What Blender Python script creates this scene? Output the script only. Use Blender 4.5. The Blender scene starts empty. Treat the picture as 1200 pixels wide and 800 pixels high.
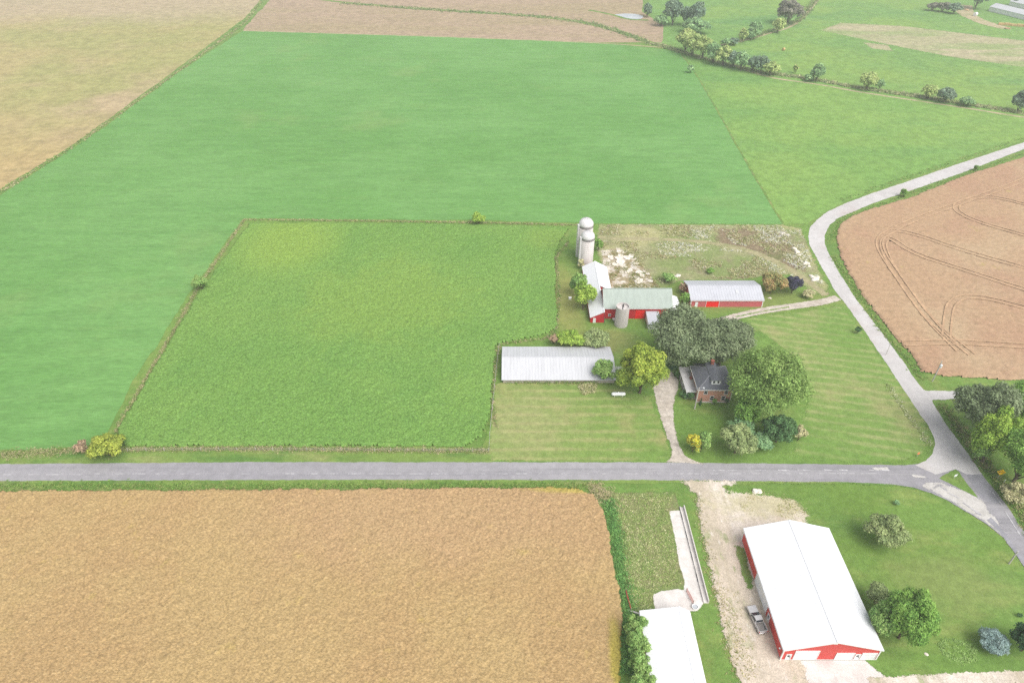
import bpy, bmesh, math, random
import numpy as np
from mathutils import Vector, Matrix
from mathutils.geometry import tessellate_polygon

random.seed(7)
rng = np.random.default_rng(7)
scene = bpy.context.scene
COL = scene.collection
R = math.radians

# ------------------------------------------------------------------ camera geometry (survey of the photograph)
F, TH, H = 800.0, R(37.0), 130.0
SN, CS = math.sin(TH), math.cos(TH)
def P(px, py, z=0.0):
    """ground survey: world x, y of a photo pixel (1200 x 800) at height z"""
    u, v = px - 600.0, py - 400.0
    t = (H - z) / (F * SN + v * CS)
    return (u * t, (F * CS - v * SN) * t)
def mpp(x, y, z=0.0):
    return (y * CS + (H - z) * SN) / F

# ------------------------------------------------------------------ tagging
def tag(o, label=None, cat=None, group=None, kind=None):
    if label: o['label'] = label
    if cat: o['category'] = cat
    if group: o['group'] = group
    if kind: o['kind'] = kind
    return o
OFF = {}
def thing(name, label, cat, loc=(0, 0, 0), rz=0.0, group=None):
    o = bpy.data.objects.new(name, None)
    COL.objects.link(o)
    o.location = loc
    o.rotation_euler = (0, 0, rz)
    o.empty_display_size = 0.5
    return tag(o, label, cat, group)
def link(name, me, mat, parent=None):
    o = bpy.data.objects.new(name, me)
    COL.objects.link(o)
    if mat is not None: me.materials.append(mat)
    if parent is not None: o.parent = parent
    return o
def obj(name, bm, mat, parent=None, smooth=False):
    me = bpy.data.meshes.new(name)
    bmesh.ops.recalc_face_normals(bm, faces=bm.faces[:])
    bm.to_mesh(me); bm.free()
    if smooth:
        for p in me.polygons: p.use_smooth = True
    return link(name, me, mat, parent)

# ------------------------------------------------------------------ bmesh shapes
def NB(): return bmesh.new()
def box(bm, x0, x1, y0, y1, z0, z1, bev=0.0):
    vs = [bm.verts.new(p) for p in ((x0,y0,z0),(x1,y0,z0),(x1,y1,z0),(x0,y1,z0),(x0,y0,z1),(x1,y0,z1),(x1,y1,z1),(x0,y1,z1))]
    fs = [bm.faces.new([vs[i] for i in f]) for f in ((0,3,2,1),(4,5,6,7),(0,1,5,4),(1,2,6,5),(2,3,7,6),(3,0,4,7))]
    if bev:
        es = list({e for f in fs for e in f.edges})
        bmesh.ops.bevel(bm, geom=es, offset=bev, segments=2, affect='EDGES', profile=0.6)
    return vs
def hexa(bm, lo, hi):
    """eight-cornered solid from two loops of four points"""
    a = [bm.verts.new(p) for p in lo]; b = [bm.verts.new(p) for p in hi]
    bm.faces.new(a[::-1]); bm.faces.new(b)
    for i in range(4):
        j = (i + 1) % 4
        bm.faces.new([a[i], a[j], b[j], b[i]])
def prism(bm, loop, d):
    """closed solid: loop of points swept by vector d"""
    a = [bm.verts.new(p) for p in loop]
    b = [bm.verts.new((p[0]+d[0], p[1]+d[1], p[2]+d[2])) for p in loop]
    bm.faces.new(a[::-1]); bm.faces.new(b)
    n = len(loop)
    for i in range(n):
        j = (i + 1) % n
        bm.faces.new([a[i], a[j], b[j], b[i]])
def tube(bm, pts, rads, n=8, cap=True):
    rings = []
    pts = [Vector(p) for p in pts]
    for i, p in enumerate(pts):
        d = (pts[min(i+1, len(pts)-1)] - pts[max(i-1, 0)]).normalized()
        a = d.orthogonal().normalized(); b = d.cross(a)
        rings.append([bm.verts.new(p + (a*math.cos(2*math.pi*k/n) + b*math.sin(2*math.pi*k/n))*rads[i]) for k in range(n)])
    for r0, r1 in zip(rings, rings[1:]):
        # match the closest vertex so that rings do not twist
        off = min(range(n), key=lambda q: (r0[0].co - r1[q].co).length)
        for k in range(n):
            bm.faces.new([r0[k], r0[(k+1) % n], r1[(k+1+off) % n], r1[(k+off) % n]])
    if cap:
        bm.faces.new(rings[0][::-1]); bm.faces.new(rings[-1])
def lathe(bm, prof, cx=0, cy=0, n=32):
    rings = []
    for r, z in prof:
        if r < 1e-4: rings.append([bm.verts.new((cx, cy, z))])
        else: rings.append([bm.verts.new((cx + r*math.cos(2*math.pi*k/n), cy + r*math.sin(2*math.pi*k/n), z)) for k in range(n)])
    for a, b in zip(rings, rings[1:]):
        for k in range(n):
            j = (k + 1) % n
            if len(a) == 1 and len(b) == 1: continue
            if len(a) == 1: bm.faces.new([a[0], b[k], b[j]])
            elif len(b) == 1: bm.faces.new([a[k], a[j], b[0]])
            else: bm.faces.new([a[k], a[j], b[j], b[k]])

# ------------------------------------------------------------------ materials
def srgb(r, g, b):
    f = lambda c: (c/255/12.92 if c/255 <= 0.04045 else ((c/255+0.055)/1.055)**2.4)
    return (f(r), f(g), f(b))
class NT:
    def __init__(s, name):
        s.m = bpy.data.materials.new(name); s.m.use_nodes = True
        s.t = s.m.node_tree; s.t.nodes.clear()
        s.out = s.n('ShaderNodeOutputMaterial'); s.b = s.n('ShaderNodeBsdfPrincipled')
        s.l(s.b.outputs[0], s.out.inputs[0])
        s.b.inputs['Specular IOR Level'].default_value = 0.25
        s.geo = None
    def n(s, k, **kw):
        q = s.t.nodes.new(k)
        for a, b in kw.items(): setattr(q, a, b)
        return q
    def l(s, a, b): s.t.links.new(a, b)
    def pos(s, obj=False):
        if obj: return s.n('ShaderNodeTexCoord').outputs['Object']
        if s.geo is None: s.geo = s.n('ShaderNodeNewGeometry')
        return s.geo.outputs['Position']
    def mapped(s, stretch=(1,1,1), rot=0.0, off=0.0, obj=False):
        m = s.n('ShaderNodeMapping')
        m.inputs['Rotation'].default_value = (0, 0, rot)
        m.inputs['Scale'].default_value = stretch
        m.inputs['Location'].default_value = (off, off*1.7, off*0.3)
        s.l(s.pos(obj), m.inputs[0]); return m.outputs[0]
    def noise(s, scale, detail=3, rough=0.55, dist=0.0, **kw):
        q = s.n('ShaderNodeTexNoise')
        q.inputs['Scale'].default_value = scale; q.inputs['Detail'].default_value = detail
        q.inputs['Roughness'].default_value = rough; q.inputs['Distortion'].default_value = dist
        s.l(s.mapped(**kw), q.inputs['Vector']); return q.outputs[0]
    def rng(s, v, lo, hi, a=0.0, b=1.0):
        q = s.n('ShaderNodeMapRange'); q.interpolation_type = 'SMOOTHSTEP'
        q.inputs[1].default_value = lo; q.inputs[2].default_value = hi; q.inputs[3].default_value = a; q.inputs[4].default_value = b
        s.l(v, q.inputs[0]); return q.outputs[0]
    def mix(s, fac, a, b):
        q = s.n('ShaderNodeMix', data_type='RGBA')
        if isinstance(fac, (int, float)): q.inputs[0].default_value = fac
        else: s.l(fac, q.inputs[0])
        for v, i in ((a, 6), (b, 7)):
            if isinstance(v, tuple): q.inputs[i].default_value = (*v, 1)
            else: s.l(v, q.inputs[i])
        return q.outputs[2]
    def math(s, op, a, b=None, c=None):
        q = s.n('ShaderNodeMath', operation=op)
        for v, i in ((a, 0), (b, 1), (c, 2)):
            if v is None: continue
            if isinstance(v, (int, float)): q.inputs[i].default_value = v
            else: s.l(v, q.inputs[i])
        return q.outputs[0]
def ground(name, base, layers, rough=0.95, bump=None, spec=0.1, obj=False, grain=(.10, .6, .12, 2.6), gst=(1, 1, 1), grot=0.0):
    """layers: dicts with col plus either noise (s, lo, hi), stripe (w) or patch (x, y, rx, ry)"""
    N = NT(name); c = base
    seed = 0
    for L in layers:
        seed += 13.7
        amt = L.get('a', 1.0)
        if 'patch' in L:
            x, y, rx, ry = L['patch']
            m = N.n('ShaderNodeMapping')
            m.inputs['Location'].default_value = (-x/rx, -y/ry, 0)
            m.inputs['Scale'].default_value = (1/rx, 1/ry, 0)
            N.l(N.pos(), m.inputs[0])
            ln = N.n('ShaderNodeVectorMath', operation='LENGTH'); N.l(m.outputs[0], ln.inputs[0])
            nz = N.noise(L.get('s', 0.12), 5, 0.65, off=seed)
            d = N.math('ADD', ln.outputs['Value'], N.math('MULTIPLY', N.math('SUBTRACT', nz, 0.5), L.get('w', 1.2)))
            fac = N.rng(d, L.get('lo', 1.1), L.get('hi', 0.5))
        elif 'stripe' in L:
            m = N.mapped(rot=L.get('rot', 0.0))
            sp = N.n('ShaderNodeSeparateXYZ'); N.l(m, sp.inputs[0])
            nz = N.noise(0.09, 4, 0.6, off=seed)
            yy = N.math('ADD', sp.outputs[1], N.math('MULTIPLY', nz, 1.2))
            w = N.math('SINE', N.math('MULTIPLY', yy, 2*math.pi/L['stripe']))
            br = N.noise(0.35, 4, 0.7, off=seed+5, stretch=(0.25, 1, 1), rot=L.get('rot', 0.0))
            fac = N.rng(N.math('ADD', w, N.math('MULTIPLY', N.math('SUBTRACT', br, 0.5), 5.0)), L.get('lo', -0.6), L.get('hi', 1.4))
        else:
            fac = N.rng(N.noise(L['s'], L.get('d', 4), L.get('r', 0.6), L.get('dist', 0.0), stretch=L.get('st', (1,1,1)), rot=L.get('rot', 0.0), off=seed, obj=obj), L.get('lo', 0.35), L.get('hi', 0.65))
        if 'mask' in L:
            fac = N.math('MULTIPLY', fac, N.rng(N.noise(L['mask'], 3, 0.6, off=seed+3), 0.42, 0.6))
        if amt != 1.0: fac = N.math('MULTIPLY', fac, amt)
        c = N.mix(fac, c, L['col'])
    if grain and not isinstance(c, tuple):
        for k in (0, 2):
            g = N.rng(N.noise(grain[k+1], 3, .6, stretch=gst, rot=grot, off=71+k*9, obj=obj), .3, .7, 1-grain[k], 1+grain[k])
            q = N.n('ShaderNodeVectorMath', operation='SCALE'); N.l(c, q.inputs[0]); N.l(g, q.inputs['Scale']); c = q.outputs[0]
    if isinstance(c, tuple): N.b.inputs['Base Color'].default_value = (*c, 1)
    else: N.l(c, N.b.inputs['Base Color'])
    N.b.inputs['Roughness'].default_value = rough
    N.b.inputs['Specular IOR Level'].default_value = spec
    if bump:
        bs, strength, dist = bump[:3]
        st = bump[3] if len(bump) > 3 else (1, 1, 1)
        q = N.n('ShaderNodeBump'); q.inputs['Strength'].default_value = strength; q.inputs['Distance'].default_value = dist
        N.l(N.noise(bs, 4, 0.7, stretch=st, obj=obj), q.inputs['Height']); N.l(q.outputs[0], N.b.inputs['Normal'])
    return N.m
def paint(name, col, rough=0.6, var=0.12, scale=0.8, spec=0.3, metal=0.0, ribs=None, dirt=None, dirt_amt=0.35, streak=(1, 1, 1)):
    """painted or metal surface in object coordinates: tonal wear, optional vertical sheet ribs"""
    N = NT(name)
    dk = tuple(c*(1-var*2.2) for c in col)
    c = N.mix(N.rng(N.noise(scale, 5, 0.65, obj=True, stretch=streak), 0.35, 0.75), col, dk)
    if dirt: c = N.mix(N.math('MULTIPLY', N.rng(N.noise(scale*2.3, 5, 0.7, obj=True, off=31, stretch=streak), 0.52, 0.72), dirt_amt), c, dirt)
    N.l(c, N.b.inputs['Base Color'])
    N.b.inputs['Roughness'].default_value = rough; N.b.inputs['Specular IOR Level'].default_value = spec; N.b.inputs['Metallic'].default_value = metal
    if ribs:
        sp = N.n('ShaderNodeSeparateXYZ'); N.l(N.pos(True), sp.inputs[0])
        s = N.math('SINE', N.math('MULTIPLY', N.math('ADD', sp.outputs[0], sp.outputs[1]), 2*math.pi/ribs))
        q = N.n('ShaderNodeBump'); q.inputs['Strength'].default_value = 0.5; q.inputs['Distance'].default_value = 0.03
        N.l(s, q.inputs['Height']); N.l(q.outputs[0], N.b.inputs['Normal'])
    return N.m
def leaf_material(name):
    N = NT(name)
    a = N.n('ShaderNodeAttribute'); a.attribute_name = 'leaf_colour'
    c = N.mix(N.math('MULTIPLY', N.rng(N.noise(0.9, 3, 0.6), 0.4, 0.7), 0.22), a.outputs['Color'], (0.10, 0.13, 0.03))
    N.l(c, N.b.inputs['Base Color']); N.b.inputs['Roughness'].default_value = 0.75
    N.b.inputs['Specular IOR Level'].default_value = 0.12
    tr = N.n('ShaderNodeBsdfTranslucent'); N.l(c, tr.inputs['Color'])
    mx = N.n('ShaderNodeMixShader'); mx.inputs[0].default_value = 0.4
    N.l(N.b.outputs[0], mx.inputs[1]); N.l(tr.outputs[0], mx.inputs[2]); N.l(mx.outputs[0], N.out.inputs[0])
    return N.m
M = {}
M['leaf'] = leaf_material('foliage')
M['bark'] = paint('bark', (0.12, 0.095, 0.07), 0.95, 0.2, 3.0, 0.05)

# grass, crops and soil
LAWN, LAWN_D, LAWN_Y = (0.136, 0.228, 0.052), (0.108, 0.192, 0.043), (0.21, 0.25, 0.075)
STRAW = (0.33, 0.28, 0.13)
M['base'] = ground('meadow_ground', LAWN, [dict(col=LAWN_D, s=0.05, lo=.4, hi=.65), dict(col=LAWN_Y, s=0.18, lo=.45, hi=.75, a=.7), dict(col=STRAW, s=1.1, lo=.55, hi=.85, a=.5), dict(col=(0.063,0.126,0.027), s=2.6, lo=.55, hi=.8, a=.5)], bump=(2.2, 0.5, 0.25))
M['lawn'] = ground('yard_lawn', LAWN, [dict(col=(0.119,0.198,0.040), s=0.035, lo=.4, hi=.65), dict(col=LAWN_D, s=0.11, lo=.45, hi=.7, st=(.4,1,1), rot=.5, a=.9), dict(col=LAWN_Y, s=0.16, lo=.5, hi=.74, st=(.35,1,1), rot=.7, a=.75), dict(col=(0.059,0.122,0.023), s=1.9, lo=.52, hi=.8, a=.55), dict(col=STRAW, s=0.7, lo=.66, hi=.85, a=.5), dict(col=(.235,.225,.075), patch=(*P(664,352), 7, 24), lo=1.4, hi=.4, w=1.4, s=.15, a=.75), dict(col=(.225,.22,.08), patch=(*P(705,400), 12, 7), lo=1.4, hi=.4, w=1.4, s=.15, a=.7), dict(col=(.20,.225,.07), patch=(*P(850,350), 40, 9), lo=1.4, hi=.4, w=1.4, s=.15, a=.6), dict(col=(.19,.225,.075), patch=(*P(1110,680), 14, 8), lo=1.4, hi=.3, w=1.6, s=.12, a=.6)], bump=(3.0, 0.3, 0.06))
M['mown'] = ground('mown_lawn', (.16, .235, .06), [dict(col=(.29,.285,.125), stripe=3.3, a=.7, lo=-.3, hi=1.8), dict(col=(0.300,0.265,0.120), s=0.055, lo=.47, hi=.7, a=.75), dict(col=(0.120,0.210,0.045), s=0.05, lo=.5, hi=.68, a=.75), dict(col=(0.360,0.310,0.170), s=0.9, lo=.62, hi=.85, st=(.35,1,1), a=.6), dict(col=(0.080,0.150,0.035), s=1.7, lo=.58, hi=.82, a=.5), dict(col=(.335,.295,.155), patch=(*P(615,495), 14, 14), lo=1.5, hi=.2, w=1.8, s=.2, a=.4)], bump=(3.0, 0.35, 0.08))
M['mown_slant'] = ground('mown_lawn_slanting', (.15, .235, .058), [dict(col=(.305,.305,.14), stripe=3.3, a=.6, rot=.23, lo=-.3, hi=1.8), dict(col=(.31,.285,.135), s=0.05, lo=.5, hi=.72, a=.6), dict(col=(.12,.215,.045), s=0.04, lo=.5, hi=.7, a=.65), dict(col=(.36,.33,.18), s=0.9, lo=.62, hi=.85, st=(.35,1,1), a=.6), dict(col=(.08,.15,.035), s=1.7, lo=.58, hi=.82, a=.4)], bump=(3.0, 0.35, 0.08))
M['lotpath'] = ground('lot_path', (.30,.27,.155), [dict(col=(.22,.225,.105), s=.2, lo=.45, hi=.65), dict(col=(.37,.33,.22), s=.6, lo=.55, hi=.72, a=.7)], bump=(2, .5, .1))
M['verge'] = ground('road_verge', (.15,.225,.055), [dict(col=(.09,.175,.04), s=0.2, lo=.42, hi=.65, st=(.3,1,1)), dict(col=(.26,.25,.11), s=0.13, lo=.5, hi=.72, st=(.3,1,1), a=.8), dict(col=(.33,.29,.17), s=1.2, lo=.6, hi=.85, a=.5)], bump=(2.5, 0.5, 0.2))
M['alfalfa'] = ground('alfalfa_field', (0.114,0.248,0.066), [dict(col=(0.135,0.275,0.082), s=0.012, lo=.4, hi=.62), dict(col=(0.096,0.222,0.059), s=0.16, lo=.45, hi=.7, st=(.09,1,1), rot=-.02, a=.4), dict(col=(0.156,0.275,0.080), s=0.42, lo=.55, hi=.75, st=(.05,1,1), rot=-.04, a=.3), dict(col=(0.089,0.205,0.051), s=0.7, lo=.55, hi=.8, a=.5), dict(col=(0.168,0.268,0.087), s=0.02, lo=.56, hi=.72, a=.5)], bump=(1.1, 0.55, 0.3, (.35,1,1)), grain=(.08,.35,.10,1.2), gst=(.3,1,1))
M['bean'] = ground('bean_canopy', (0.140,0.261,0.058), [dict(col=(0.163,0.281,0.064), s=0.028, lo=.35, hi=.7), dict(col=(0.116,0.241,0.056), s=0.06, lo=.45, hi=.8, a=.6), dict(col=(0.209,0.315,0.060), s=0.0, patch=(*P(340,285), 22, 26), lo=1.3, hi=.3, w=1.6), dict(col=(0.186,0.291,0.060), patch=(*P(450,350), 30, 26), lo=1.3, hi=.5, w=2.0, a=.75), dict(col=(0.191,0.295,0.065), patch=(*P(640,280), 10, 10), lo=1.2, hi=.4, a=.8), dict(col=(0.186,0.315,0.095), s=1.9, lo=.5, hi=.72, a=.7), dict(col=(0.074,0.177,0.042), s=2.2, lo=.52, hi=.74, a=.75)], bump=(1.6, 0.9, 0.5), grain=(.11,1.2,.26,2.5), gst=(.8,1,1))
M['ripe'] = ground('ripe_bean_canopy', (0.351,0.236,0.112), [dict(col=(0.364,0.257,0.119), s=0.03, lo=.42, hi=.6), dict(col=(0.374,0.247,0.139), patch=(*P(520,600), 55, 18), lo=1.3, hi=.3, w=1.0, a=.6), dict(col=(0.287,0.196,0.092), s=1.5, lo=.5, hi=.8, st=(1,.45,1), rot=.6, a=.5), dict(col=(0.454,0.337,0.177), s=2.4, lo=.5, hi=.76, st=(.5,1,1), rot=.5, a=.6), dict(col=(0.175,0.118,0.058), s=2.6, lo=.57, hi=.76, st=(.6,1,1), rot=.7, a=.5), dict(col=(0.399,0.314,0.077), s=0.22, lo=.62, hi=.76, a=.3), dict(col=(0.367,0.314,0.053), patch=(*P(724,775), 1.7, 9), lo=1.3, hi=.5, w=1.0, s=.3, a=.75), dict(col=(0.358,0.297,0.066), patch=(*P(680,574), 12, 1.6), lo=1.4, hi=.5, w=1.0, s=.3, a=.8)], bump=(2.8, 0.6, 0.25), grain=(.07,1.3,.26,3.2), gst=(.6,1,1), grot=.6)
M['pinkripe'] = ground('ripe_far_canopy', (0.358,0.238,0.145), [dict(col=(0.341,0.212,0.135), s=0.03, lo=.45, hi=.65), dict(col=(0.377,0.272,0.169), s=0.02, lo=.5, hi=.7), dict(col=(0.276,0.192,0.111), s=0.9, lo=.52, hi=.76, st=(.3,1,1), rot=.3, a=.6), dict(col=(0.407,0.305,0.196), s=1.4, lo=.55, hi=.78, a=.5), dict(col=(0.361,0.292,0.095), s=.12, lo=.66, hi=.75, a=.5)], bump=(1.6, 0.6, 0.25))
M['upland'] = ground('upland_ripe_field', (0.333,0.277,0.130), [dict(col=(0.279,0.267,0.108), s=0.0055, lo=.44, hi=.6), dict(col=(0.356,0.277,0.166), s=0.008, lo=.5, hi=.68), dict(col=(0.366,0.267,0.130), patch=(*P(-60,225), 130, 90), lo=1.4, hi=.2, w=.8, s=.02, a=.8), dict(col=(0.359,0.284,0.196), patch=(*P(100,0), 330, 90), lo=1.4, hi=.5, w=.8, s=.02, a=.8), dict(col=(0.220,0.235,0.098), s=0.022, lo=.62, hi=.72, st=(1,.25,1), rot=-.5, a=.6), dict(col=(0.266,0.221,0.108), s=.16, lo=.5, hi=.8, st=(.3,1,1), rot=.4, a=.6)], bump=(.5, 0.5, 0.4), grain=(.12,.15,.12,.5))
M['stubble'] = ground('stubble_strip', (0.320,0.237,0.166), [dict(col=(0.294,0.230,0.141), s=0.02, lo=.42, hi=.65, st=(.2,1,1)), dict(col=(0.256,0.198,0.128), s=0.06, lo=.55, hi=.72, st=(.15,1,1), rot=-.1, a=.7), dict(col=(0.230,0.218,0.109), s=0.03, lo=.62, hi=.74, st=(.2,1,1), a=.6)], bump=(.5, 0.5, 0.4), grain=(.13,.2,.13,.7))
M['pasture'] = ground('hay_pasture', (0.143,0.260,0.063), [dict(col=(0.173,0.281,0.069), s=0.012, lo=.4, hi=.62), dict(col=(0.107,0.224,0.063), s=0.025, lo=.5, hi=.7, st=(.35,1,1), rot=.3, a=.7), dict(col=(0.168,0.276,0.079), s=0.3, lo=.55, hi=.75, st=(.12,1,1), rot=.45, a=.5), dict(col=(0.087,0.187,0.047), s=0.6, lo=.58, hi=.8, a=.5)], bump=(1.0, 0.5, 0.3), grain=(.14,.3,.15,1.2))
M['farpasture'] = ground('far_pasture', (0.138,0.247,0.067), [dict(col=(0.176,0.275,0.067), s=0.01, lo=.42, hi=.62), dict(col=(0.109,0.223,0.071), s=0.015, lo=.5, hi=.68, st=(.5,1,1), rot=.4, a=.8), dict(col=(0.085,0.180,0.057), s=0.35, lo=.58, hi=.8, a=.45)], bump=(.7, 0.5, 0.4), grain=(.13,.2,.13,.7))
M['cutstrip'] = ground('cut_hay_strip', (.31,.29,.17), [dict(col=(.22,.27,.11), s=0.03, lo=.45, hi=.65, st=(.3,1,1), rot=.4), dict(col=(.40,.33,.23), s=0.06, lo=.52, hi=.72, st=(.2,1,1), rot=.4, a=.8)], bump=(.7, 0.5, 0.3), grain=(.15,.3,.15,1.))
M['weedlot'] = ground('weedy_lot', (.265,.265,.135), [dict(col=(.19,.235,.085), s=0.06, lo=.42, hi=.62), dict(col=(.34,.325,.16), s=0.045, lo=.5, hi=.68), dict(col=(.235,.19,.13), s=0.11, lo=.54, hi=.72, a=.6), dict(col=(.50,.47,.37), s=0.7, lo=.58, hi=.74, mask=.04, a=.9), dict(col=(.13,.155,.07), s=1.2, lo=.56, hi=.78, a=.55), dict(col=(.45,.41,.29), s=1.9, lo=.6, hi=.8, a=.5)], bump=(1.6, 0.8, 0.4))
M['gravel'] = ground('gravel', (0.410,0.361,0.307), [dict(col=(0.467,0.418,0.365), s=0.25, lo=.4, hi=.62), dict(col=(0.303,0.262,0.205), s=0.35, lo=.52, hi=.72, a=.65), dict(col=(0.246,0.221,0.164), s=1.4, lo=.62, hi=.82, a=.5)], bump=(3.5, 0.4, 0.08), grain=(.14,.8,.14,3))
M['dirt'] = ground('packed_dirt', (0.476,0.408,0.329), [dict(col=(0.567,0.506,0.441), s=0.09, lo=.42, hi=.6, st=(1,.2,1), rot=.1), dict(col=(0.380,0.329,0.245), s=0.3, lo=.5, hi=.68, st=(1,.12,1), rot=.1, a=.75), dict(col=(0.284,0.299,0.161), s=0.5, lo=.55, hi=.68, st=(1,.4,1), mask=.07, a=.85), dict(col=(0.646,0.597,0.546), s=0.9, lo=.58, hi=.74, st=(1,.4,1), a=.7), dict(col=(0.272,0.244,0.182), s=1.6, lo=.6, hi=.76, a=.55), dict(col=(0.386,0.353,0.210), patch=(*P(900,590), 13, 4.5), lo=1.5, hi=.3, w=2.2, s=.5, a=.75)], bump=(2.5, 0.5, 0.08), grain=(.08,1.1,.16,3.4))
M['asphalt'] = ground('worn_asphalt', (0.253,0.243,0.259), [dict(col=(0.288,0.278,0.291), s=0.05, lo=.42, hi=.62, st=(.2,1,1)), dict(col=(0.211,0.205,0.221), s=0.5, lo=.5, hi=.72, st=(.015,1,1), a=.9), dict(col=(0.320,0.310,0.314), s=0.8, lo=.6, hi=.74, st=(.012,1,1), a=.8), dict(col=(0.358,0.346,0.339), s=0.3, lo=.67, hi=.73, a=.6), dict(col=(0.192,0.186,0.195), s=2.5, lo=.6, hi=.8, a=.35)], rough=.9, bump=(6, 0.2, 0.03), grain=(.07,.5,.07,3))
M['darkpatch'] = ground('asphalt_patch', (0.231,0.227,0.248), [dict(col=(0.269,0.262,0.287), s=0.3, lo=.42, hi=.65), dict(col=(0.336,0.329,0.336), s=0.7, lo=.62, hi=.74, st=(.25,1,1), rot=1.0, a=.6)], rough=.9, bump=(6, 0.2, 0.03), grain=(.07,.5,.07,3))
M['chipseal'] = ground('pale_chipseal', (0.435,0.417,0.409), [dict(col=(0.474,0.456,0.450), s=0.08, lo=.42, hi=.62), dict(col=(0.377,0.355,0.347), s=0.2, lo=.52, hi=.72, st=(1,.3,1), rot=-.45, a=.6), dict(col=(0.399,0.347,0.329), s=.05, lo=.52, hi=.7, a=.7)], rough=.95, bump=(5, 0.25, 0.05), grain=(.05,.5,.05,3))
M['palepatch'] = ground('pale_road_patch', (0.412,0.392,0.367), [dict(col=(0.466,0.446,0.426), s=0.3, lo=.42, hi=.62), dict(col=(0.254,0.244,0.247), s=0.55, lo=.6, hi=.68, st=(.5,1,1), rot=.6)], rough=.95, bump=(5, 0.25, 0.05), grain=(.08,.5,.08,3))
M['paintline'] = ground('worn_road_paint', (.44,.43,.44), [dict(col=(.29,.28,.30), s=1.1, lo=.42, hi=.6)], rough=.8, grain=None)
M['concrete'] = ground('pale_concrete', (0.531,0.497,0.468), [dict(col=(0.580,0.551,0.522), s=0.25, lo=.42, hi=.62), dict(col=(0.456,0.422,0.390), s=0.5, lo=.55, hi=.74, a=.7), dict(col=(0.298,0.256,0.207), s=1.2, lo=.66, hi=.78, a=.6)], rough=.9, bump=(5, 0.2, 0.03), grain=(.06,.5,.06,3))
M['yardslab'] = ground('broken_yard_concrete', (0.504,0.454,0.386), [dict(col=(0.571,0.529,0.470), s=0.4, lo=.42, hi=.62), dict(col=(0.277,0.227,0.134), s=0.30, lo=.48, hi=.56, d=6), dict(col=(0.143,0.168,0.067), s=0.13, lo=.56, hi=.62, d=6), dict(col=(0.235,0.185,0.126), s=1.3, lo=.55, hi=.7, a=.7)], rough=.95, bump=(1.5, 0.8, 0.25))
M['soiltrack'] = ground('tyre_track_soil', (0.370,0.246,0.152), [dict(col=(0.441,0.293,0.178), s=0.3, lo=.42, hi=.62), dict(col=(0.311,0.208,0.125), s=1.1, lo=.55, hi=.75, a=.6)])
M['soilpath'] = ground('bare_soil_path', (.36,.30,.19), [dict(col=(.25,.25,.12), s=0.15, lo=.48, hi=.66), dict(col=(.42,.36,.26), s=0.5, lo=.55, hi=.72, a=.7)], bump=(2, .5, .1))
M['pond'] = ground('pond_water', (.34,.36,.38), [dict(col=(.42,.44,.46), s=.1, lo=.4, hi=.6)], rough=.15, spec=.5, grain=None)

# building surfaces
M['white_roof'] = paint('white_steel_roof', (0.677,0.685,0.702), .45, .03, .3, .35, dirt=(.62,.62,.625), dirt_amt=.35, streak=(2.5,.3,1))
M['pale_roof'] = paint('pale_galvanised_roof', (0.444,0.451,0.488), .42, .05, .35, .4, dirt=(0.385,0.370,0.385), dirt_amt=.3)
M['shed_roof'] = paint('silver_steel_roof', (0.494,0.499,0.518), .4, .05, .4, .4, dirt=(.44,.44,.45), dirt_amt=.4, streak=(3, .25, 1))
M['green_roof'] = paint('faded_green_roof', (.335,.385,.345), .6, .07, .5, .25, dirt=(.27,.30,.27), dirt_amt=.4, streak=(2.5,.5,1))
M['red_wall'] = paint('red_barn_boards', (.52,.032,.04), .75, .12, 1.2, .15, ribs=.3, dirt=(.33,.03,.03))
M['red_steel'] = paint('red_steel_siding', (.60,.075,.068), .55, .05, .8, .25, ribs=.25)
M['pink_steel'] = paint('faded_red_steel', (.50,.115,.125), .6, .08, .8, .25, ribs=.25, dirt=(.52,.20,.19), dirt_amt=.5)
M['bright_red'] = paint('bright_red_door_paint', (.78,.02,.02), .5, .06, .8, .25, ribs=.3)
M['white_paint'] = paint('white_paint', (.78,.78,.78), .6, .05, 1.0, .25)
M['white_door'] = paint('white_panel_door', (.74,.75,.76), .5, .03, 1.0, .3)
M['trim'] = paint('white_trim', (.76,.75,.74), .6, .06, 1.0, .25)
M['glass'] = paint('dark_window_glass', (.025,.03,.04), .08, .1, 1.0, .5)
M['stave'] = paint('concrete_silo_staves', (.55,.51,.49), .85, .07, .7, .15, dirt=(.36,.33,.31), dirt_amt=.5, streak=(1,1,.2))
M['dome'] = paint('weathered_metal_dome', (.66,.64,.64), .5, .08, 1.2, .35, metal=.1, dirt=(.40,.37,.36))
M['rust'] = paint('stained_silo_rim', (.27,.25,.25), .8, .3, 2.0, .2, dirt=(.5,.46,.44), dirt_amt=.8)
M['dark'] = paint('dark_interior', (.03,.03,.035), .9, .1, 1.0, .1)
M['steel'] = paint('galvanised_steel', (.50,.50,.51), .4, .08, 3.0, .4, metal=.4)
M['wood'] = paint('weathered_wood', (.40,.36,.31), .9, .15, 2.0, .1, dirt=(.25,.21,.17))
M['polewood'] = paint('bleached_pole_wood', (.50,.47,.43), .9, .12, 2.0, .1)
M['slate'] = paint('grey_asphalt_shingles', (.125,.13,.15), .85, .13, 1.6, .15, dirt=(.19,.185,.21), dirt_amt=.6)
M['porch_roof'] = paint('pale_membrane_roof', (.47,.46,.46), .75, .07, .8, .2, dirt=(.33,.32,.31))
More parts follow.
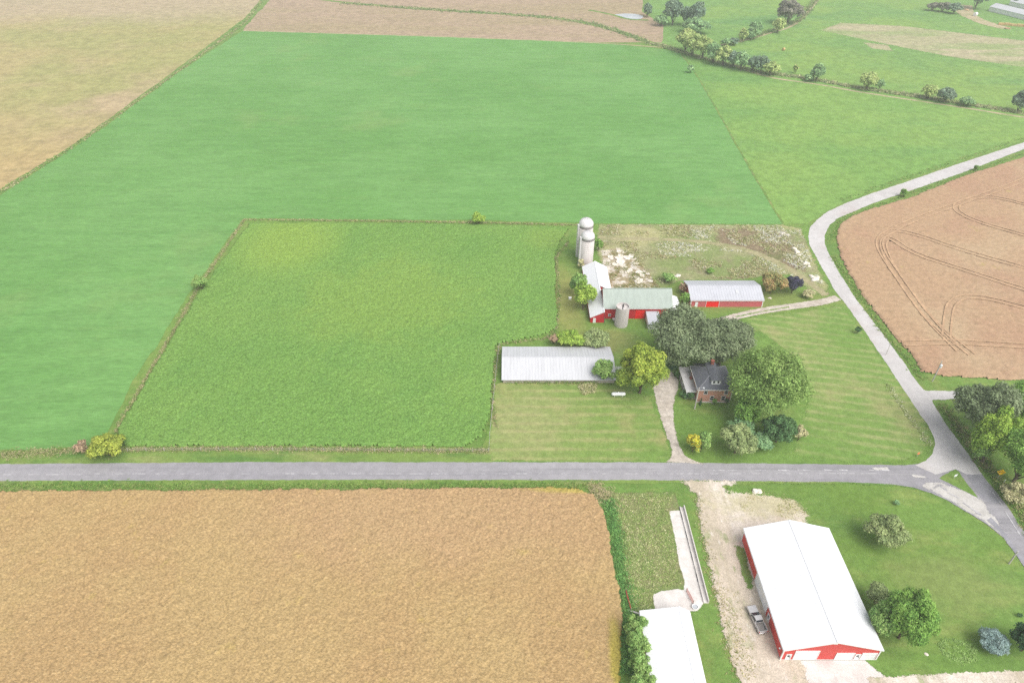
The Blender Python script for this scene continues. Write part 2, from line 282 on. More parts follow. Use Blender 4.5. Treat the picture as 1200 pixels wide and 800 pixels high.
def brick_material():
    N = NT('orange_red_brick')
    t = N.n('ShaderNodeTexBrick'); t.inputs['Scale'].default_value = 1.0
    t.inputs['Color1'].default_value = (.60,.245,.165,1); t.inputs['Color2'].default_value = (.50,.185,.125,1); t.inputs['Mortar'].default_value = (.45,.38,.33,1)
    t.inputs['Mortar Size'].default_value = .012; t.inputs['Brick Width'].default_value = .24; t.inputs['Row Height'].default_value = .08
    sp = N.n('ShaderNodeSeparateXYZ'); N.l(N.pos(True), sp.inputs[0])
    cb = N.n('ShaderNodeCombineXYZ'); N.l(N.math('ADD', sp.outputs[0], sp.outputs[1]), cb.inputs[0]); N.l(sp.outputs[2], cb.inputs[1]); N.l(cb.outputs[0], t.inputs['Vector'])
    c = N.mix(N.math('MULTIPLY', N.rng(N.noise(.5, 4, .6, obj=True), .4, .7), .45), t.outputs[0], (.50,.24,.16))
    N.l(c, N.b.inputs['Base Color']); N.b.inputs['Roughness'].default_value = .9; return N.m
M['brick'] = brick_material()
M['silver_paint'] = paint('silver_car_paint', (.50,.49,.49), .3, .03, 1.0, .5, metal=.35, dirt=(.42,.37,.32), dirt_amt=.35)
M['tyre'] = paint('tyre_rubber', (.03,.03,.032), .85, .1, 4.0, .2)
M['chrome'] = paint('bright_metal', (.62,.62,.63), .25, .03, 2.0, .5, metal=.8)
M['lampglass'] = paint('clear_lamp_lens', (.72,.73,.75), .15, .03, 2.0, .5)
M['redlens'] = paint('red_lamp_lens', (.45,.02,.02), .2, .05, 2.0, .5)
M['bedliner'] = paint('dusty_bed_liner', (.25,.235,.225), .85, .12, 3.0, .15, dirt=(.34,.29,.24))
M['yellow'] = paint('yellow_sign_sheeting', (.85,.50,.01), .45, .04, 2.0, .3)
M['black'] = paint('black_sign_paint', (.02,.02,.02), .5, .05, 2.0, .3)
M['orange'] = paint('faded_orange_plastic', (.80,.25,.10), .55, .06, 2.0, .3)
M['rock'] = ground('limestone', (.58,.53,.46), [dict(col=(.66,.62,.55), s=.9, lo=.4, hi=.6), dict(col=(.40,.35,.28), s=1.6, lo=.55, hi=.72)], bump=(2.5, .6, .15), obj=True)
M['hay'] = paint('stacked_bale_hay', (.52,.36,.17), .95, .12, 1.2, .05, dirt=(.36,.22,.10))
M['chimney'] = paint('dark_red_chimney_brick', (.30,.10,.075), .9, .2, 5.0, .1)

# ------------------------------------------------------------------ ground sheets
ZL = [0.02]
def chaikin(pts, it, closed=True):
    for _ in range(it):
        q = []
        n = len(pts)
        for i in range(n if closed else n-1):
            a, b = pts[i], pts[(i+1) % n]
            q += [(a[0]*.75+b[0]*.25, a[1]*.75+b[1]*.25), (a[0]*.25+b[0]*.75, a[1]*.25+b[1]*.75)]
        if not closed: q = [pts[0]] + q + [pts[-1]]
        pts = q
    return pts
def ragged(pts, amp, step):
    """resample a closed outline and give it an uneven natural edge"""
    out = []
    n = len(pts)
    ph = [random.uniform(0, 6.28) for _ in range(4)]
    run = 0.0
    for i in range(n):
        a, b = Vector(pts[i]), Vector(pts[(i+1) % n])
        L = (b - a).length
        k = max(1, min(260, int(L / step)))
        nrm = Vector((-(b-a).y, (b-a).x)) / max(L, 1e-6)
        for j in range(k):
            p = a.lerp(b, j / k); q = run + L*j/k
            if j:
                w = .45*math.sin(q/step*.31+ph[0]) + .35*math.sin(q/step*.83+ph[1]+math.sin(q/step*.2)) + .3*math.sin(q/step*1.9+ph[2]) + random.uniform(-.3, .3)
                p = p + nrm * amp * w
            out.append((p.x, p.y))
        run += L
    return out
def sheet(name, px, mat, amp=0.3, step=1.0, smooth=0, kind='structure', world=False, z=None, label=None, cat=None):
    pts = px if world else [P(*p) for p in px]
    if smooth: pts = chaikin(pts, smooth)
    if amp: pts = ragged(pts, amp, step)
    if z is None:
        z = ZL[0]; ZL[0] += 0.003
    vs = [Vector((x, y, 0)) for x, y in pts]
    tris = tessellate_polygon([vs])
    me = bpy.data.meshes.new(name)
    fs = []
    for t in tris:
        a, b, c = (vs[i] for i in t)
        cr = (b-a).cross(c-a).z
        if abs(cr) < 1e-9: continue
        fs.append(t if cr > 0 else t[::-1])
    me.from_pydata([(v.x, v.y, z) for v in vs], [], fs)
    o = link(name, me, mat)
    tag(o, label, cat, kind=kind)
    return o
SOFT = {}
def soften(mat):
    """same surface, thinning out in patches towards its border so the ground below shows through"""
    if mat.name in SOFT: return SOFT[mat.name]
    m = mat.copy(); m.name = mat.name + '_thin_edge'; t = m.node_tree
    out = next(n for n in t.nodes if n.type == 'OUTPUT_MATERIAL'); src = out.inputs[0].links[0].from_socket
    a = t.nodes.new('ShaderNodeAttribute'); a.attribute_name = 'inset'
    geo = t.nodes.new('ShaderNodeNewGeometry')
    def nz(sc, k):
        q = t.nodes.new('ShaderNodeTexNoise'); q.inputs['Scale'].default_value = sc; q.inputs['Detail'].default_value = 4; q.inputs['Roughness'].default_value = .65
        t.links.new(geo.outputs['Position'], q.inputs['Vector'])
        w = t.nodes.new('ShaderNodeMath'); w.operation = 'MULTIPLY_ADD'; w.inputs[1].default_value = k; w.inputs[2].default_value = -k/2
        t.links.new(q.outputs[0], w.inputs[0]); return w.outputs[0]
    s1 = t.nodes.new('ShaderNodeMath'); t.links.new(a.outputs['Fac'], s1.inputs[0]); t.links.new(nz(.45, 2.6), s1.inputs[1])
    s2 = t.nodes.new('ShaderNodeMath'); t.links.new(s1.outputs[0], s2.inputs[0]); t.links.new(nz(2.6, 2.0), s2.inputs[1])
    mr = t.nodes.new('ShaderNodeMapRange'); mr.interpolation_type = 'SMOOTHSTEP'; mr.inputs[1].default_value = -.03; mr.inputs[2].default_value = .03
    s3 = t.nodes.new('ShaderNodeMath'); t.links.new(s2.outputs[0], s3.inputs[0]); t.links.new(nz(8.0, 1.6), s3.inputs[1])
    t.links.new(s3.outputs[0], mr.inputs[0])
    tr = t.nodes.new('ShaderNodeBsdfTransparent'); mx = t.nodes.new('ShaderNodeMixShader')
    t.links.new(mr.outputs[0], mx.inputs[0]); t.links.new(tr.outputs[0], mx.inputs[1]); t.links.new(src, mx.inputs[2]); t.links.new(mx.outputs[0], out.inputs[0])
    SOFT[mat.name] = m
    return m
def soft_sheet(name, px, mat, fade=1.0, cell=.6, smooth=0, world=False):
    poly = px if world else [P(*p) for p in px]
    if smooth: poly = chaikin(poly, smooth)
    a = np.array(poly); lo, hi = a.min(0) - 1.6*fade, a.max(0) + 1.6*fade
    nx, ny = int((hi[0]-lo[0])/cell)+2, int((hi[1]-lo[1])/cell)+2
    X, Y = np.meshgrid(lo[0] + np.arange(nx)*cell, lo[1] + np.arange(ny)*cell, indexing='ij')
    D = np.full(X.shape, 1e9)
    for i in range(len(poly)):
        p = a[i]; d = a[(i+1) % len(poly)] - p
        dd = d@d
        if dd < 1e-9: continue
        u = np.clip(((X-p[0])*d[0] + (Y-p[1])*d[1])/dd, 0, 1)
        D = np.minimum(D, np.hypot(X-p[0]-u*d[0], Y-p[1]-u*d[1]))
    D = np.where(inside(X, Y, poly), D, -D)/fade
    k = D > -1.5
    q = k[:-1, :-1] & k[1:, :-1] & k[1:, 1:] & k[:-1, 1:]
    q &= (np.maximum(np.maximum(D[:-1, :-1], D[1:, :-1]), np.maximum(D[1:, 1:], D[:-1, 1:])) > -1.45)
    idx = -np.ones(X.shape, int); idx[k] = np.arange(k.sum())
    I, J = np.nonzero(q)
    z = ZL[0]; ZL[0] += 0.003
    o = quads(name, np.stack([X[k], Y[k], np.full(k.sum(), z)], 1), np.stack([idx[I, J], idx[I+1, J], idx[I+1, J+1], idx[I, J+1]], 1), soften(mat))
    at = o.data.attributes.new('inset', 'FLOAT', 'POINT'); at.data.foreach_set('value', np.clip(D[k], -1.6, 2.5).astype(np.float32))
    return tag(o, kind='structure')
def soft_ribbon(name, px, w, mat, fade=.5, cell=.5, smooth=2):
    pts = chaikin([P(*p) for p in px], smooth, closed=False)
    L, Rr = [], []
    n = len(pts)
    for i, p in enumerate(pts):
        a, b = Vector(pts[max(i-1, 0)]), Vector(pts[min(i+1, n-1)])
        d = (b - a).normalized(); ww = w[0] + (w[1]-w[0])*i/(n-1) if isinstance(w, tuple) else w
        L.append((p[0]-d.y*ww/2, p[1]+d.x*ww/2)); Rr.append((p[0]+d.y*ww/2, p[1]-d.x*ww/2))
    return soft_sheet(name, L + Rr[::-1], mat, fade, cell, world=True)
def ribbon(name, px, w, mat, amp=0.1, step=0.8, smooth=2, world=False, gaps=None, z=None):
    pts = px if world else [P(*p) for p in px]
    if smooth: pts = chaikin(pts, smooth, closed=False)
    L, Rr = [], []
    n = len(pts)
    for i, p in enumerate(pts):
        a, b = Vector(pts[max(i-1, 0)]), Vector(pts[min(i+1, n-1)])
        d = (b - a).normalized(); nr = Vector((-d.y, d.x))
        ww = w[0] + (w[1]-w[0])*i/(n-1) if isinstance(w, tuple) else w
        L.append((p[0]+nr.x*ww/2, p[1]+nr.y*ww/2)); Rr.append((p[0]-nr.x*ww/2, p[1]-nr.y*ww/2))
    return sheet(name, L + Rr[::-1], mat, amp, step, world=True, z=z)
def value_noise(x, y, cell, seed):
    r = np.random.default_rng(seed)
    g = r.random((257, 257))
    u, v = x / cell, y / cell
    i, j = np.floor(u).astype(int), np.floor(v).astype(int)
    fu, fv = u - i, v - j
    fu, fv = fu*fu*(3-2*fu), fv*fv*(3-2*fv)
    i0, j0, i1, j1 = i % 257, j % 257, (i+1) % 257, (j+1) % 257
    return (g[i0, j0]*(1-fu) + g[i1, j0]*fu)*(1-fv) + (g[i0, j1]*(1-fu) + g[i1, j1]*fu)*fv
def inside(x, y, poly):
    res = np.zeros(x.shape, bool)
    n = len(poly)
    for i in range(n):
        (x0, y0), (x1, y1) = poly[i], poly[(i+1) % n]
        if y0 == y1: continue
        c = ((y0 > y) != (y1 > y)) & (x < (x1-x0)*(y-y0)/(y1-y0) + x0)
        res ^= c
    return res
def crop(name, px, mat, cell, height, rough, seed, amp=0.35, row=None, world=False):
    """a standing crop: a closed canopy of uneven plants, falling to the soil at its edge"""
    poly = px if world else [P(*p) for p in px]
    poly = ragged(poly, amp, 1.0)
    a = np.array(poly)
    x0, y0 = a.min(0) - cell; x1, y1 = a.max(0) + cell
    nx, ny = int((x1-x0)/cell)+1, int((y1-y0)/cell)+1
    X, Y = np.meshgrid(x0 + np.arange(nx)*cell, y0 + np.arange(ny)*cell, indexing='ij')
    X = X + (rng.random(X.shape)-.5)*cell*.7; Y = Y + (rng.random(X.shape)-.5)*cell*.7
    ins = inside(X, Y, poly)
    core = ins.copy()
    core[1:-1, 1:-1] &= ins[2:, 1:-1] & ins[:-2, 1:-1] & ins[1:-1, 2:] & ins[1:-1, :-2]
    Z = height*(0.6 + 0.15*value_noise(X, Y, 7.0, seed) + 0.25*value_noise(X, Y, 1.3, seed+1)) + rough*(rng.random(X.shape)-.3)
    if row:
        Z = Z + row[1]*np.sin(2*np.pi*(X*math.sin(row[2]) + Y*math.cos(row[2]))/row[0])
    Z = np.where(core, np.maximum(Z, .05), 0.02)
    idx = -np.ones(X.shape, int)
    idx[ins] = np.arange(ins.sum())
    q = ins[:-1, :-1] & ins[1:, :-1] & ins[1:, 1:] & ins[:-1, 1:]
    I, J = np.nonzero(q)
    faces = np.stack([idx[I, J], idx[I+1, J], idx[I+1, J+1], idx[I, J+1]], 1)
    V = np.stack([X[ins], Y[ins], Z[ins] + ZL[0]], 1)
    return quads(name, V, faces, mat)
def quads(name, V, faces, mat, colours=None, parent=None):
    me = bpy.data.meshes.new(name)
    nf = len(faces); k = faces.shape[1]
    me.vertices.add(len(V)); me.vertices.foreach_set('co', np.asarray(V, np.float32).ravel())
    me.loops.add(nf*k); me.loops.foreach_set('vertex_index', faces.astype(np.int32).ravel())
    me.polygons.add(nf); me.polygons.foreach_set('loop_start', np.arange(0, nf*k, k, dtype=np.int32))
    if colours is not None:
        at = me.color_attributes.new('leaf_colour', 'FLOAT_COLOR', 'CORNER')
        c4 = np.ones((nf, k, 4), np.float32); c4[:, :, :3] = colours[:, None, :]
        at.data.foreach_set('color', c4.ravel())
    me.update(calc_edges=True)
    return link(name, me, mat, parent)

# ------------------------------------------------------------------ leaves
def leaf_mesh(name, C, Nrm, S, colours, parent=None, aspect=0.62):
    n = len(C)
    Nrm = Nrm / np.maximum(np.linalg.norm(Nrm, axis=1, keepdims=True), 1e-6)
    r = rng.normal(size=(n, 3))
    t1 = np.cross(Nrm, r); t1 /= np.maximum(np.linalg.norm(t1, axis=1, keepdims=True), 1e-6)
    t2 = np.cross(Nrm, t1)
    S = S[:, None]
    a = S*(.8+.4*rng.random((n, 1))); b = S*aspect*(.8+.4*rng.random((n, 1)))
    sk = (rng.random((n, 1))-.5)*.7
    V = np.stack([C + t1*a, C + t2*b + t1*a*sk, C - t1*a, C - t2*b - t1*a*sk*.5 - Nrm*S*.25], 1).reshape(-1, 3)
    Fc = np.arange(n*4).reshape(n, 4)
    return quads(name, V, Fc, M['leaf'], colours, parent)
PAL = {
 'oak':    [(.066,.086,.046), (.104,.128,.072), (.142,.164,.098)],
 'ash':    [(.074,.118,.034), (.116,.166,.050), (.156,.202,.068)],
 'maple': [(.090,.130,.026), (.155,.190,.032), (.205,.220,.040)],
 'green':  [(.065,.125,.030), (.105,.175,.040), (.140,.205,.055)],
 'dark': [(.032,.066,.028), (.050,.094,.038), (.070,.118,.048)],
 'conifer':[(.022,.050,.026), (.036,.072,.034), (.050,.090,.042)],
 'spruce': [(.085,.125,.120), (.125,.165,.160), (.165,.205,.200)],
 'lime': [(.105,.165,.032), (.155,.215,.040), (.195,.245,.050)],
 'olive':  [(.105,.135,.060), (.150,.180,.080), (.195,.215,.105)],
 'pale':   [(.085,.150,.075), (.120,.190,.095), (.150,.220,.110)],
 'yellow': [(.120,.150,.030), (.172,.195,.036), (.212,.228,.045)],
 'gold': [(.120,.160,.040), (.330,.255,.025), (.400,.320,.025)],
 'purple': [(.020,.020,.036), (.032,.030,.052), (.045,.042,.068)],
 'plum':   [(.085,.080,.065), (.115,.110,.090), (.140,.130,.105)],
 'russet': [(.110,.130,.050), (.180,.140,.065), (.230,.125,.065)],
 'brown':  [(.170,.120,.085), (.200,.150,.100), (.145,.115,.075)],
 'dun':    [(.200,.190,.110), (.250,.230,.140), (.175,.180,.090)],
 'bush':   [(.085,.150,.045), (.130,.190,.060), (.165,.215,.080)],
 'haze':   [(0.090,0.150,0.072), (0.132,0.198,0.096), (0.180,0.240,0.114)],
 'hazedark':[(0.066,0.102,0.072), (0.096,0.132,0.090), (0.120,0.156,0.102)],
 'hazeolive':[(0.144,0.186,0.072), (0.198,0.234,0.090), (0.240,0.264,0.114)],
}
def crown_leaves(r, b, zc, lobes, cone, leaf, pal, cover):
    """leaf clumps spread over the lobes of an uneven crown"""
    pal = np.array(pal)
    big = r > 3
    nl = lobes
    d = rng.normal(size=(nl, 3)); d /= np.linalg.norm(d, axis=1, keepdims=True)
    d[:, 2] = np.where(d[:, 2] < -.25, -d[:, 2]*.6, d[:, 2])
    rad = .60 + .26*rng.random((nl, 1))
    LC = d * rad
    LR = (.15 + .15*rng.random(nl)) if nl > 30 else (.2 + .18*rng.random(nl))
    if cone:
        zz = rng.random(nl)**1.3*1.9 - .95
        w = np.clip(1 - (zz + .95)/2.0, .06, 1)*.72
        a = rng.random(nl)*2*np.pi
        LC = np.stack([np.cos(a)*w, np.sin(a)*w, zz*.92], 1); LR = .16 + .16*(w/.72)
    LC = np.concatenate([LC, np.zeros((1, 3))]); LR = np.append(LR, .55 if not cone else .3)
    area = 4*np.pi*(LR**2)*((r*r*b)**(2/3))
    n = int(np.clip(cover*area.sum()/(leaf*leaf*1.25), 120, 26000))
    li = rng.choice(len(LR), n, p=area/area.sum())
    dd = rng.normal(size=(n, 3)); dd /= np.linalg.norm(dd, axis=1, keepdims=True)
    flip = (dd[:, 2] < -.2) & (rng.random(n) < .6); dd[flip, 2] *= -1
    bumpy = 1 + .22*np.sin(dd[:, 0]*7 + li*1.7)*np.sin(dd[:, 1]*8 + li)*1.0
    pos = LC[li] + dd*(LR[li]*bumpy*(.72 + .36*rng.random(n)))[:, None]
    keep = np.linalg.norm(pos, axis=1) > .34
    pos, dd, li = pos[keep], dd[keep], li[keep]
    n = len(pos)
    C = pos*1.07*np.array([r, r, b]) + np.array([0, 0, zc])
    Nrm = dd/np.array([r, r, b])*r + rng.normal(size=(n, 3))*.38 + np.array([0, 0, .35])
    ct = rng.random(len(LR))
    t = np.clip(ct[li]*1.1 + rng.normal(size=n)*.42 + .1, 0, 1.999)
    k = np.minimum(t.astype(int), 1); f = (t - k)[:, None]
    col = pal[k]*(1-f) + pal[k+1]*f
    col = np.clip(col*2.75*(1 + rng.normal(size=(n, 1))*.24), .005, .8)
    S = leaf*(.7 + .7*rng.random(n))
    return C, Nrm, S, col
def tree(box_px, kind, label, cat='tree', name='tree', group=None, gap=.06, cone=False, lobes=None, cover=1.25, leafk=1.0, flat=None):
    """box_px: the crown's surveyed extent x0, x1, y0, y1; solves height and position of the standing tree"""
    x0, x1, y0, y1 = box_px
    cx, cy = (x0+x1)/2, (y0+y1)/2
    zc = 2.0
    for _ in range(12):
        X, Y = P(cx, cy, zc)
        m = mpp(X, Y, zc)
        r = (x1-x0)/2*m; Rv = (y1-y0)/2*m
        ph = math.atan2(H-zc, math.hypot(X, Y))
        b = math.sqrt(max(Rv*Rv - (r*math.sin(ph))**2, (.62*r*math.cos(ph))**2))/math.cos(ph)
        if flat: b = r*flat
        b = min(b, 1.5*r if not cone else 2.2*r)
        h = 2*b/(1-gap); zc = h*gap + b
    X, Y = P(cx, cy, zc)
    o = thing(name, label, cat, (X, Y, 0.0), 0, group)
    leaf = max(.20, min(1.0, m*1.15))*leafk
    leaf = min(leaf, r*.3)
    nl = lobes or int(np.clip(10 + r*4.0, 12, 54))
    C, Nr, S, col = crown_leaves(r, b, zc, nl, cone, leaf, PAL[kind], cover)
    leaf_mesh('crown', C, Nr, S, col, o)
    bm = NB()
    tr = max(.05, min(.55, r*.055))
    top = zc + b*.25
    tube(bm, [(0, 0, -.1), (random.uniform(-.1, .1)*r*.3, 0, h*gap*.6+.1), (random.uniform(-.1, .1)*r*.4, random.uniform(-.1, .1)*r*.4, zc), (0, 0, top)], [tr*1.3, tr, tr*.6, tr*.2], 7)
    for k in range(5 if r > 1.5 else 3):
        a = 2*math.pi*k/5 + random.random()
        z0 = h*gap*.7 + b*.25*random.random()
        tube(bm, [(0, 0, z0), (math.cos(a)*r*.25, math.sin(a)*r*.25, z0 + b*.4), (math.cos(a)*r*.55, math.sin(a)*r*.55, zc + b*.2*random.random())], [tr*.6, tr*.4, tr*.12], 5)
    obj('trunk' if cat == 'tree' else 'stem', bm, M['bark'], o)
    return o

def tufts(name, pts, hgt, spread, pal, per=7, leaf=.16, label=None, cat=None):
    """ground cover: many short leaning leaf sprays; pts are world x, y"""
    pts = np.asarray(pts)
    n = len(pts)
    pal = np.array(pal)
    pid = np.repeat(np.arange(n), per)
    hh = (hgt*.75*(.4 + .9*rng.random(n)))[pid]
    fr = rng.random(len(pid))
    C = np.stack([pts[pid, 0] + rng.normal(size=len(pid))*spread, pts[pid, 1] + rng.normal(size=len(pid))*spread, .06 + hh*fr], 1)
    Nr = rng.normal(size=(len(pid), 3))*.8 + np.array([0, 0, 1.5])
    base = pal[rng.integers(0, len(pal), n)][pid]
    col = np.clip(base*1.75*(1 + rng.normal(size=(len(pid), 1))*.2), .01, .85)
    S = leaf*(.6 + .8*rng.random(len(pid)))
    o = leaf_mesh(name, C, Nr, S, col, None, .45)
    tag(o, label, cat, kind='stuff')
    return o
def scatter_poly(px, n, clump=0, world=False):
    poly = px if world else [P(*p) for p in px]
    a = np.array(poly); lo, hi = a.min(0), a.max(0)
    out = np.zeros((0, 2))
    while len(out) < n:
        q = lo + (hi-lo)*rng.random((n*2, 2))
        k = inside(q[:, 0], q[:, 1], poly)
        if clump: k &= value_noise(q[:, 0]+500, q[:, 1]+500, clump, 99) > .35 + .3*rng.random(len(q))
        out = np.concatenate([out, q[k]])
    return out[:n]
def scatter_line(px, n, w, smooth=0):
    pts = np.array([P(*p) for p in px])
    seg = np.linalg.norm(np.diff(pts, axis=0), axis=1)
    i = rng.choice(len(seg), n, p=seg/seg.sum()); t = rng.random((n, 1))
    q = pts[i]*(1-t) + pts[i+1]*t
    d = (pts[i+1]-pts[i])/seg[i][:, None]
    return q + np.stack([-d[:, 1], d[:, 0]], 1)*(rng.normal(size=(n, 1))*w/2)
# ------------------------------------------------------------------ the land
bm = NB()
g = 4000
for x0, x1, y0, y1 in ((-g, g, -g, g),):
    vs = [bm.verts.new(p) for p in ((x0, y0, 0), (x1, y0, 0), (x1, y1, 0), (x0, y1, 0))]
    bm.faces.new(vs)
tag(obj('ground', bm, M['base']), kind='structure')

sheet('pasture_land', [(770,-140),(1900,-140),(1900,160),(1330,150),(1200,131),(1080,110),(960,95),(880,82),(797,60),(774,50),(760,12)], M['farpasture'], .6, 3)
soft_sheet('cut_hay_strip', [(962,36),(985,27),(1060,31),(1200,48),(1420,70),(1420,110),(1200,79),(1110,66),(1030,50)], M['cutstrip'], 2.5, 1.6)
soft_sheet('cut_hay_strip', [(1012,50),(1040,53),(1046,60),(1022,57)], M['cutstrip'], 2.5, 1.6)
sheet('stubble_field', [(308,-40),(770,-140),(752,14),(778,30),(776,50),(700,50),(520,43),(285,36)], M['stubble'], .5, 3)
sheet('ripe_field', [(-700,-140),(320,-140),(304,2),(286,22),(198,88),(88,168),(0,222),(-160,330),(-700,420)], M['upland'], .5, 3)
sheet('alfalfa_field', [(285,36),(520,43),(700,50),(797,60),(812,80),(868,178),(918,263),(700,262),(560,258),(285,256),(228,335),(160,440),(126,506),(100,524),(0,528),(-250,530),(-600,520),(-160,338),(0,229),(120,150),(210,84)], M['alfalfa'], .5, 2)
sheet('hay_field', [(797,60),(880,83),(960,96),(1080,112),(1200,133),(1330,152),(1500,120),(1320,142),(1200,164),(1060,211),(990,236),(955,256),(942,266),(918,263),(868,178),(812,80)], M['pasture'], .4, 2)
sheet('field_margin', [(0,223),(88,169),(198,89),(286,23),(305,0),(332,-40),(343,-40),(315,2),(285,34),(208,86),(118,152),(0,228.5),(-160,339),(-160,330)], M['verge'], .8, 3)
ribbon('ditch_strip', [(360,-2),(420,5),(480,10),(560,15),(640,20),(700,29),(740,42),(768,53)], (5, 8), M['verge'], 1.2, 3)
ribbon('ditch_strip', [(285,36.3),(520,43.3),(700,50.3),(778,56)], 1.8, M['soilpath'], .5, 3)
sheet('pond_water', [(717,17.5),(735,15.8),(753,18),(754,22),(738,24),(722,20)], M['pond'], .8, 3, smooth=1)
ribbon('ditch_strip', [(690,12),(720,18),(735,23),(760,24)], 4, M['verge'], 1, 3)
ribbon('field_track', [(872,82),(905,92),(960,99),(1000,107),(1080,119),(1140,128),(1200,138),(1300,150)], 2.2, M['soilpath'], .5, 3)
ribbon('field_track', [(845,53),(880,46),(905,38),(925,33),(940,22),(955,5),(965,-12)], 2.6, M['soilpath'], .6, 3)
ribbon('field_track', [(1180,34),(1150,26),(1130,16),(1128,6)], (10, 16), M['soilpath'], 1.5, 3)
ribbon('field_track', [(797,62),(814,84),(838,125),(868,179),(905,242),(918,262)], 1.0, M['verge'], .3, 2)

# farmstead ground
soft_sheet('yard_lawn', [(651,288),(700,262),(918,263),(945,262),(972,300),(1000,352),(1040,405),(1088,470),(1110,545),(1000,545),(560,545),(575,490),(581,405),(600,399),(652,388)], M['lawn'], 0.8, 0.8)
soft_sheet('mown_lawn', [(579,449),(700,447),(760,466),(776,500),(786,538),(700,541),(574,539),(576,490)], M['mown'], 1.0, 0.8)
soft_sheet('mown_lawn', [(872,374),(985,359),(1006,384),(1040,430),(1080,480),(1090,510),(1083,530),(1060,539),(990,541),(930,532),(948,470),(935,420)], M['mown_slant'], 1.0, 0.8)
soft_sheet('weedy_lot', [(702,263),(918,264),(938,268),(945,283),(958,315),(972,340),(955,345),(925,322),(900,322),(870,328),(806,328),(793,330),(783,336),(776,338),(712,338),(706,312),(700,295)], M['weedlot'], 1.4, 0.8)
soft_sheet('soil_patch', [(840,268),(918,272),(935,300),(945,318),(930,316),(880,296),(840,284)], ground('bare_brown_weeds', (.205,.155,.10), [dict(col=(.155,.16,.07), s=.12, lo=.45, hi=.65), dict(col=(.27,.23,.14), s=.9, lo=.5, hi=.7)], bump=(1.6,.9,.4)), 3.0, 0.9)
soft_ribbon('dirt_track', [(702,279),(740,280),(790,281),(838,285),(878,293),(915,309),(945,328),(968,346)], (2.4, 3.0), M['lotpath'], .9, .5)
soft_sheet('cattle_yard', [(704,294),(725,291),(742,298),(757,318),(772,336),(742,338),(714,338),(708,318)], M['yardslab'], 1.2, 0.6)

# main road, side road
sheet('road_verge', [(-500,566),(-500,534),(0,527),(140,526),(400,527),(575,530),(576,541),(1000,543.5),(1040,541),(1060,548),(1060,574),(1000,566),(940,567),(700,566),(700,572),(500,573),(0,574)], M['verge'], .3, 1.2)
sheet('road', [(-600,545),(0,543.7),(300,541.4),(760,541.7),(1000,544.3),(1060,545.2),(1090,541),(1150,555),(1178.8,591),(1200,623),(1260,712),(1262,760),(1200,664),(1189.8,649),(1176,630),(1156.8,614.6),(1132,599.5),(1110,586),(1090.8,577.5),(1068.8,570.8),(1041,567),(1000,565),(760,562.4),(400,562),(0,563.4),(-600,565.5)], M['asphalt'], .12, .8)
sr = [(1340,123),(1200,167),(1124,192),(1060,214),(1024,226),(992,238),(970,248),(957,258),(949,267),(947,277),(949,288),(960,308),(978,340),(998,366),(1024,404),(1048,440),(1071.5,475.8),(1088,499),(1094,512),(1095.5,522),(1092.5,532),(1085,540),(1072,545),(1096,556),(1120,549.5),(1134,556),(1151,555.5),(1129,525),(1107.3,495),(1093.5,473),(1082.5,457),(1068.8,440),(1060,426),(1032,388),(1004,352),(986,324),(972,299),(966.5,286),(966,277),(972,264),(982,256),(996,250),(1024,238),(1060,226),(1124,204),(1200,175),(1340,129)]
sheet('side_road', sr, M['chipseal'], .15, .8)
sheet('side_road', [(1075,452),(1084,457.5),(1131,459),(1300,466),(1300,475),(1128,467.5),(1093,468.5),(1090,474)], M['chipseal'], .25, .8)
soft_sheet('road_patch', [(1104,566),(1118,571),(1136,578),(1150,586),(1158,598),(1170,612),(1178,628),(1168,622),(1156,612),(1132,598),(1112,585),(1094,576),(1080,570),(1086,565)], M['palepatch'], 0.6, 0.35)
sheet('road_patch', [(1133,556),(1150,556),(1163,573),(1172,588),(1160,590),(1149,583),(1140,569)], M['darkpatch'], .15, .6)
sheet('road_patch', [(1156,609),(1161,606),(1172,617),(1186,636),(1200,655),(1200,661),(1189,647),(1176,629)], M['darkpatch'], .15, .6)
soft_sheet('road_patch', [(1022,548),(1040,547),(1042,550.5),(1026,551)], M['palepatch'], 0.3, 0.3)
soft_sheet('road_patch', [(1068,556),(1084,558),(1086,560.5),(1070,559)], M['palepatch'], 0.3, 0.3)
sheet('traffic_island', [(1100.4,560.2),(1108,555.5),(1119.6,550),(1124,553),(1131,564),(1145.8,583),(1128,574.5)], M['lawn'], .12, .5)
ZC = ZL[0] + .001; ZL[0] += .004
# worn centre line and seams
for k in range(46):
    x = -120 + k*25 + random.uniform(-4, 4)
    if x > 1010: break
    y = 555.2 + (1.0 if x < 100 else 0) - max(0, (x-760))*.001
    ribbon('centre_line', [(x, y), (x+random.uniform(10, 21), y)], random.uniform(.14, .26), M['paintline'], .03, .7, smooth=0, z=ZC); ZC += .0004
for k in range(9):
    x = 830 + k*26 + random.uniform(-6, 6)
    ribbon('centre_line', [(x, 551.0 + random.uniform(-.6, .6)), (x+random.uniform(8, 18), 551.2)], random.uniform(.2, .5), M['paintline'], .06, .7, smooth=0, z=ZC); ZC += .0004
for a, b in (((1128,589),(1150,604)), ((1112,578),(1124,584)), ((1098,568),(1110,575)), ((1163,577),(1174,592)), ((1178,600),(1196,628))):
    ribbon('centre_line', [a, b], .3, M['paintline'], .08, .6, smooth=0, z=ZC); ZC += .0004

